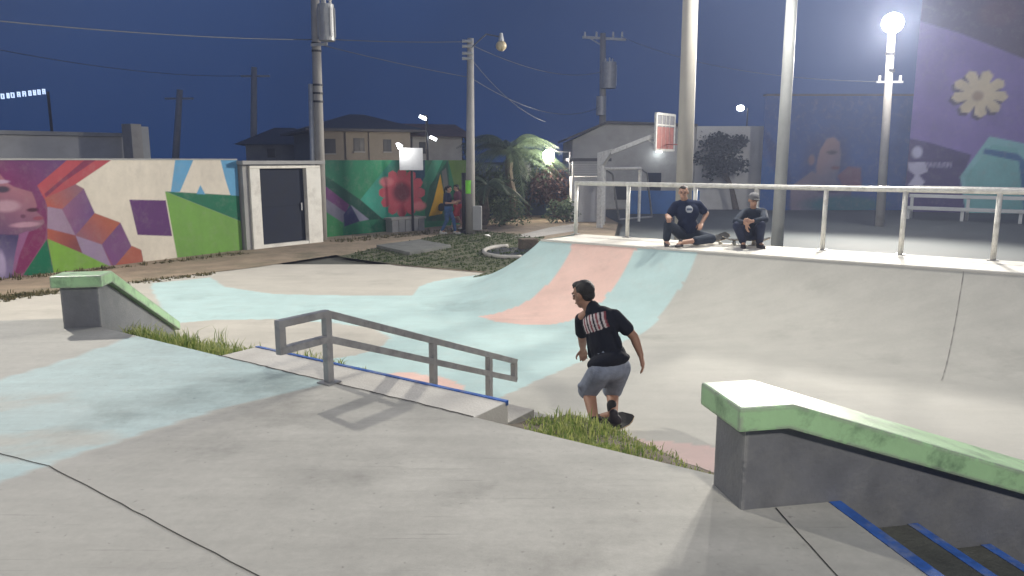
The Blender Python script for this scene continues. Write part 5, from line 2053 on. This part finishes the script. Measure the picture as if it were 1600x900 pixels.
hrot = frame3(V((-.72, .62, -.25)), V((-.28, .1, .95)))
hand_r = hand_parts(wrr, P_(1005, 575, 6.38) - wrr, V((-1, .3, 0)), 1, .45)
hand_l = hand_parts(wrl, wrl - ell_ + V((0, 0, -.05)), V((.2, -.3, -1)), 1, .4)
body = [('c', [nck - (nck - hd) * .1 + V((0, 0, -.03)), hd + V((0.01, 0, -.05))], (.058, .054)),
        ('c', [shr, elr], (.050, .040)), ('c', [elr, elr.lerp(wrr, .35), wrr], (.039, .038, .026)),
        ('c', [shl, ell_], (.050, .040)), ('c', [ell_, ell_.lerp(wrl, .35), wrl], (.039, .038, .026)),
        ('c', [shl, nck + V((0, 0, -.03)), shr], (.055, .06, .055)), ('c', [chs, wst, pel], (.10, .09, .10)),
        ('c', [hpl, knl], (.085, .060)), ('c', [knl, knl.lerp(anl, .3), anl], (.058, .056, .037)),
        ('c', [hpr, knr], (.085, .060)), ('c', [knr, knr.lerp(anr, .3), anr], (.058, .056, .037)),
        ('c', [anl, anl + me_dir * .12 - UP * .05], (.036, .03)), ('c', [anr, anr + me_dir * .12 - UP * .05], (.036, .03))]
fused("body", body + head_parts(hd, hrot) + hand_r + hand_l, .0085, M['skin_tan'], sk, 3)
face_bits(hd, hrot, sk)
hair_cap(hd, hrot, sk)
spine = (nck - wst).normalized()
xs_ = (shr - shl)
xs_ = (xs_ - spine * xs_.dot(spine)).normalized()
bk = spine.cross(xs_)
if bk.y > 0:
    bk = -bk


def shirt_col(Pn):
    c_ = np.tile(np.array((.012, .014, .022)), (len(Pn), 1))
    d_ = Pn - np.array(chs)
    x_ = d_ @ np.array(xs_) - .0
    y_ = d_ @ np.array(spine)
    z_ = d_ @ np.array(bk)
    on = (z_ > .02) & (np.abs(x_ - .0) < .115) & (y_ > -.01) & (y_ < .135 - np.abs(x_) * .12)
    band = np.floor((x_ + .115) / .0165).astype(int)
    c_[on & (band % 2 == 0)] = (.62, .55, .55)
    c_[on & (band % 4 == 1)] = (.24, .06, .07)
    return c_


rx_ = frame3(-bk, spine)
shirt = [('e', chs + spine * .03, (.168, .12, .16), rx_), ('e', wst + spine * .05, (.148, .118, .16), rx_), ('e', wst - spine * .05, (.150, .125, .11), rx_), ('e', wst - spine * .105, (.166, .158, .06), rx_), ('e', pel + spine * .055 + bk * .03, (.176, .162, .075), rx_), ('c', [chs, wst], (.118, .12)),
         ('c', [shl, (shl + shr) / 2 + spine * .015, shr], (.060, .085, .060)), ('c', [shr, shr.lerp(elr, .62)], (.060, .062)), ('c', [shl, shl.lerp(ell_, .62)], (.060, .062)),
         ('c', [nck - spine * .03, nck + spine * .0], (.075, .066))]
for k_ in range(7):
    shirt.append(('c', [wst + xs_ * (-.15 + .05 * k_) + bk * (.10 * math.cos((k_ - 3) * .38)), chs - spine * .02 + xs_ * (-.13 + .043 * k_ + random.uniform(-.03, .03)) + bk * .105 * math.cos((k_ - 3) * .34)], (.022, .012)))
fused("tee_shirt", shirt, .009, M['cloth_print'], sk, 3, shirt_col)
shorts = [('e', pel - V((0, 0, .0)), (.158, .13, .12), frame3(me_dir, UP)), ('c', [hpl, knl.lerp(hpl, .0) + V((0, 0, .0))], (.105, .094)), ('c', [hpr, knr.lerp(hpr, .05)], (.105, .094)), ('c', [pel, wst - spine * .04], (.135, .13)),
          ('e', (hpl + hpr) / 2 + bk * .05, (.15, .085, .09)), ('c', [(hpl + hpr) / 2, (knl + knr) / 2 + V((0, 0, .12))], (.10, .06))]
for k_ in range(6):
    q = hpl.lerp(hpr, k_ / 5)
    shorts.append(('c', [q + bk * .05 + V((0, 0, -.06)), knl.lerp(knr, k_ / 5) + bk * .07 + V((random.uniform(-.04, .04), 0, .05))], (.016, .03)))
fused("shorts", shorts, .010, M['denim_grey'], sk, 3)
for an_, m_ in ((anl, 0), (anr, 1)):
    fused("sock", [('c', [an_ + (knl - anl).normalized() * (.10 if m_ else .03), an_ - UP * .04], (.045, .042))], .008, M['black_cloth'], sk, 2)
    shoe(V((an_.x, an_.y, .1)), me_dir, sk, M['shoe_dark'], .002, 1.0, M['shoe_dark'])

SKV = V((-.035, -.22, 0))
for o_ in (sk, bpy.data.objects["skateboard"]):
    o_.location = V(o_.location) + SKV
sk.scale = (1.03, 1.03, 1.03)

# ---------------------------------------------------------------- man sitting on the platform, one knee up
ZP_ = COPE
s1b = at(1075, 384, ZP_)
YS = s1b.y
m1 = thing("person", "man in navy tee with round chest logo sitting on the ramp platform", "person", (s1b.x, s1b.y, ZP_))
Y0_ = YS + .12
pel = P_(1075, 366, Y0_)
pel.z = max(pel.z, ZP_ + .12)
chs = P_(1073, 337, Y0_ - .02)
nck = P_(1070, 314, Y0_ - .05)
hd = P_(1068, 301, Y0_ - .09)
shl, shr = P_(1056, 321, Y0_), P_(1091, 320, Y0_ + .02)
ell_, elr = P_(1044, 340, Y0_ - .06), P_(1104, 334, Y0_ + .05)
wrl, wrr = P_(1042, 336, Y0_ - .34), P_(1096, 349, Y0_ - .10)
hpl, hpr = pel + V((-.11, -.05, -.01)), pel + V((.11, -.05, -.01))
knl = P_(1044, 350, Y0_ - .36)
anl = V((P_(1043, 378, Y0_ - .40).x, Y0_ - .30, ZP_ + .09))
knr = V((P_(1113, 374, Y0_ - .25).x, Y0_ - .18, ZP_ + .13))
anr = V((P_(1066, 380, Y0_ - .45).x, Y0_ - .42, ZP_ + .09))
hrot = frame3(V((-.30, -.9, -.12)), V((-.05, -.05, 1)))
fwd = V((-.15, -1, 0)).normalized()
body = [('c', [nck, hd + V((0, 0, -.05))], (.062, .058)), ('c', [shr, elr], (.055, .045)), ('c', [elr, elr.lerp(wrr, .35), wrr], (.044, .042, .029)),
        ('c', [shl, ell_], (.055, .045)), ('c', [ell_, ell_.lerp(wrl, .35), wrl], (.044, .042, .029)), ('c', [shl, nck - V((0, 0, .03)), shr], (.06, .065, .06)),
        ('c', [chs, pel], (.10, .10)), ('c', [hpl, knl], (.09, .065)), ('c', [knl, anl], (.062, .04)), ('c', [hpr, knr], (.09, .065)), ('c', [knr, anr], (.062, .04)),
        ('c', [anl, anl + V((.02, -.1, -.03))], (.04, .03)), ('c', [anr, anr + V((-.08, -.06, -.03))], (.04, .03))]
body += hand_parts(wrl, V((.15, -.7, -.5)), V((0, .3, -1)), 1, .7, 1.05) + hand_parts(wrr, V((-.3, -.6, -.4)), V((0, 0, -1)), -1, .4, 1.05)
fused("body", body + head_parts(hd, hrot, 1.04), .011, M['skin'], m1, 3)
face_bits(hd, hrot, m1, 1.04)
hair_cap(hd, hrot, m1, 1.0)
lc = P_(1077, 327, Y0_ - .16)


def logo_col(Pn):
    c_ = np.tile(np.array((.014, .022, .055)), (len(Pn), 1))
    d_ = Pn - np.array(lc)
    rr = np.sqrt(d_[:, 0] ** 2 + d_[:, 2] ** 2)
    on = (rr < .062) & (Pn[:, 1] < Y0_ - .02)
    c_[on] = (.55, .57, .60)
    c_[on & (rr < .048) & (np.abs(d_[:, 2]) < .016)] = (.12, .15, .22)
    return c_


shirt = [('e', chs + V((0, -.01, .06)), (.215, .14, .19)), ('e', chs.lerp(pel, .55), (.185, .15, .19)), ('c', [chs, pel], (.145, .145)), ('c', [shl, nck - V((0, 0, .045)), shr], (.075, .09, .075)), ('c', [shr, shr.lerp(elr, .62)], (.078, .078)), ('c', [shl, shl.lerp(ell_, .6)], (.078, .078)), ('c', [nck - V((0, 0, .04)), nck + V((0, 0, .01))], (.075, .068))]
fused("tee_shirt", shirt, .012, M['cloth_print'], m1, 3, logo_col)
tr = [('e', pel - V((0, .0, .0)), (.19, .15, .12)), ('c', [hpl, knl], (.105, .082)), ('c', [knl, knl.lerp(anl, .8)], (.080, .066)), ('c', [hpr, knr], (.105, .088)), ('c', [knr, knr.lerp(anr, .55)], (.085, .075))]
fused("trousers", tr, .012, M['slate_cloth'], m1, 3)
shoe(V((anl.x, anl.y, ZP_)), V((-.1, -1, 0)), m1, M['shoe_dark'], .0)
shoe(V((anr.x - .02, anr.y, ZP_)), V((-.6, -.8, 0)), m1, M['shoe_dark'], .0)
skateboard("dark skateboard lying behind the knee of the sitting man", V((knr.x + .02, knr.y + .30, ZP_)), V((.9, .35, .0)), V((.0, -.35, .93)))

# ---------------------------------------------------------------- boy squatting on the platform
s2b = at(1171, 387, ZP_)
m2_ = thing("person", "boy in dark hoodie and cap squatting on the ramp platform", "person", (s2b.x, s2b.y, ZP_))
Y0_ = s2b.y + .10
anl, anr = V((P_(1160, 385, Y0_ - .05).x, Y0_ - .08, ZP_ + .09)), V((P_(1184, 386, Y0_ - .05).x, Y0_ - .12, ZP_ + .09))
pel = V((P_(1173, 370, Y0_ + .12).x, Y0_ + .12, ZP_ + .22))
chs = P_(1177, 345, Y0_ + .04)
nck = P_(1177, 328, Y0_ - .02)
hd = P_(1177, 313, Y0_ - .07)
shl, shr = P_(1163, 333, Y0_), P_(1192, 332, Y0_ + .02)
knl, knr = P_(1152, 353, Y0_ - .26), P_(1189, 352, Y0_ - .30)
ell_, elr = P_(1150, 346, Y0_ - .20), P_(1195, 343, Y0_ - .22)
wrl, wrr = P_(1166, 349, Y0_ - .36), P_(1173, 346, Y0_ - .38)
hpl, hpr = pel + V((-.09, -.02, 0)), pel + V((.09, -.02, 0))
hrot = frame3(V((.05, -.95, -.22)), V((0, -.12, 1)))
body = [('c', [nck, hd + V((0, 0, -.05))], (.052, .05)), ('c', [shr, elr], (.045, .038)), ('c', [elr, wrr], (.038, .026)), ('c', [shl, ell_], (.045, .038)), ('c', [ell_, wrl], (.038, .026)),
        ('c', [shl, nck - V((0, 0, .03)), shr], (.05, .055, .05)), ('c', [chs, pel], (.10, .10)), ('c', [hpl, knl], (.08, .058)), ('c', [knl, anl], (.055, .038)), ('c', [hpr, knr], (.08, .058)), ('c', [knr, anr], (.055, .038)),
        ('c', [anl, anl + V((-.02, -.1, -.03))], (.038, .03)), ('c', [anr, anr + V((.02, -.1, -.03))], (.038, .03))]
body += hand_parts(wrl, V((.1, -.25, -.95)), V((1, 0, 0)), 1, .35) + hand_parts(wrr, V((-.55, -.4, .15)), V((0, 1, -.3)), 1, .9)
fused("body", body + head_parts(hd, hrot, .98), .010, M['skin'], m2_, 3)
face_bits(hd, hrot, m2_, .98)
hair_cap(hd, hrot, m2_, .94)


def HL_(x, y, z):
    return hd + hrot @ V((x, y, z))


cp_ = fused("cap", [('e', HL_(0, -.008, .062), (.088, .104, .07), hrot), ('e', HL_(0, .0, .045), (.089, .104, .03), hrot)], .008, mat('grey_cap', (.16, .16, .17), .9, var=.2), m2_, 2)
fused("cap_brim", [('e', HL_(0, .115, .048), (.07, .06, .010), hrot)], .006, M['black_cloth'], cp_, 2)
hood = [('e', chs + V((0, 0, .02)), (.19, .145, .18)), ('e', chs.lerp(pel, .6), (.18, .15, .17)), ('c', [shl, nck - V((0, 0, .03)), shr], (.075, .085, .075)), ('c', [shr, elr], (.075, .062)), ('c', [elr, elr.lerp(wrr, .72)], (.060, .046)), ('c', [shl, ell_], (.075, .062)), ('c', [ell_, ell_.lerp(wrl, .65)], (.060, .046)), ('e', nck + V((0, .07, -.02)), (.10, .07, .06))]
fused("hoodie", hood, .011, M['slate_cloth'], m2_, 3)
tr = [('e', pel, (.17, .15, .13)), ('c', [hpl, knl], (.105, .080)), ('c', [knl, knl.lerp(anl, .9)], (.078, .064)), ('c', [hpr, knr], (.105, .080)), ('c', [knr, knr.lerp(anr, .9)], (.078, .064))]
fused("trousers", tr, .011, M['navy_cloth'], m2_, 3)
shoe(V((anl.x, anl.y, ZP_)), V((-.25, -1, 0)), m2_, M['shoe_dark'], 0, .95, M['shoe_dark'])
shoe(V((anr.x, anr.y, ZP_)), V((.15, -1, 0)), m2_, M['shoe_dark'], 0, .95, M['shoe_dark'])
skateboard("pale skateboard on the platform behind the squatting boy", V((s2b.x + .05, s2b.y + .36, ZP_)), V((1, -.22, 0)))

# ---------------------------------------------------------------- two people walking by the utility pole
def walker(label, u, vfoot, fx, top_m, leg_m, shorts_, hair_long, h=1.62, phone=True, Yoff=0.0):
    b_ = at(u, vfoot)
    b_.y += Yoff
    b_.z = .012
    t_ = thing("person", label, "person", b_)
    k_ = h / 1.65
    F_ = V((fx, -.25, 0)).normalized()
    S_ = V((-F_.y, F_.x, 0))
    def q(f_, s_, z_):
        return b_ + F_ * f_ * k_ + S_ * s_ * k_ + UP * z_ * k_
    pel_, chs_, nck_, hd_ = q(0, 0, .88), q(.01, 0, 1.18), q(.02, 0, 1.38), q(.05, 0, 1.52)
    an = [q(.24, .08, .09), q(-.20, -.08, .11)]
    kn = [q(.17, .09, .48), q(.0, -.09, .47)]
    hp = [q(0, .09, .86), q(0, -.09, .86)]
    sh = [q(0, .17, 1.33), q(0, -.17, 1.33)]
    el = [q(-.02, .22, 1.06), q(.02, -.21, 1.06)]
    wr = [q(.20, .17, 1.03), q(.21, -.14, 1.06)]
    rot = frame3(F_ + V((0, 0, -.25)), UP)
    bd = [('c', [nck_, hd_ - UP * .05], (.05, .048)), ('c', [sh[0], q(.0, 0, 1.34), sh[1]], (.05, .055, .05)), ('c', [chs_, pel_], (.12, .13))]
    for j in (0, 1):
        bd += [('c', [sh[j], el[j]], (.045, .037)), ('c', [el[j], wr[j]], (.037, .025)), ('c', [hp[j], kn[j]], (.085, .058)), ('c', [kn[j], an[j]], (.056, .036)), ('c', [an[j], an[j] + F_ * .12 - UP * .05], (.036, .028))]
        bd += hand_parts(wr[j], F_ + UP * .2, S_ * (1 if j else -1), 1, .8)
    fused("body", bd + head_parts(hd_, rot, .98), .012, M['skin'], t_, 2)
    face_bits(hd_, rot, t_, .98)
    hr_ = hair_cap(hd_, rot, t_, 1.0)
    if hair_long:
        fused("ponytail", [('c', [hd_ - F_ * .10 + UP * .05, hd_ - F_ * .15 - UP * .05, hd_ - F_ * .13 - UP * .17], (.04, .035, .015))], .010, M['hair'], hr_, 2)
    tp = [('e', chs_ + UP * .03, (.15, .17, .2)), ('e', q(0, 0, 1.0), (.15, .165, .17)), ('c', [sh[0], q(0, 0, 1.34), sh[1]], (.065, .075, .065))]
    for j in (0, 1):
        tp.append(('c', [sh[j], sh[j].lerp(el[j], .7)], (.066, .06)))
    fused("top", tp, .013, top_m, t_, 3)
    bt = [('e', pel_, (.17, .18, .14))]
    for j in (0, 1):
        if shorts_:
            bt.append(('c', [hp[j], hp[j].lerp(kn[j], .75)], (.105, .095)))
        else:
            bt += [('c', [hp[j], kn[j]], (.102, .07)), ('c', [kn[j], kn[j].lerp(an[j], .92)], (.07, .052))]
    fused("shorts" if shorts_ else "jeans", bt, .013, leg_m, t_, 3)
    for j in (0, 1):
        shoe(an[j] - UP * (.09 if j == 0 else .10), F_, t_, M['sole'], .0)
    return t_, q, F_, S_


wt, q, F_, S_ = walker("woman in navy top and blue jeans walking beside the utility pole", 700, 366, .95, M['navy_cloth'], M['jeans'], False, True, 1.62)
fused("handbag", [('e', q(-.16, -.14, .92), (.12, .07, .13)), ('e', q(-.18, -.14, .86), (.10, .06, .08))], .012, M['black_cloth'], None, 2)
bag = bpy.data.objects["handbag"]
tag(bag, "black shoulder bag hanging behind the walking woman", "bag")
walker("person in maroon top and red shorts half hidden by the black post", 714, 362, -.9, M['maroon_cloth'], M['red_cloth'], True, False, 1.6, Yoff=.6)


# ------------------------------------------------------------------ night air lit by the floodlights
HAZE = 0.0020
hz = MB().box((0, 20, 7.0), (110, 76, 16.2)).build("haze", M['joint'])
hz['kind'] = 'stuff'
hm = bpy.data.materials.new("night_air")
hm.use_nodes = True
hn = hm.node_tree
hn.nodes.clear()
ho = hn.nodes.new("ShaderNodeOutputMaterial")
hv = hn.nodes.new("ShaderNodeVolumePrincipled")
hv.inputs["Color"].default_value = (0.64, 0.72, 1.0, 1)
hv.inputs["Density"].default_value = HAZE
hv.inputs["Anisotropy"].default_value = 0.35
hn.links.new(hv.outputs[0], ho.inputs["Volume"])
hz.data.materials.clear()
hz.data.materials.append(hm)
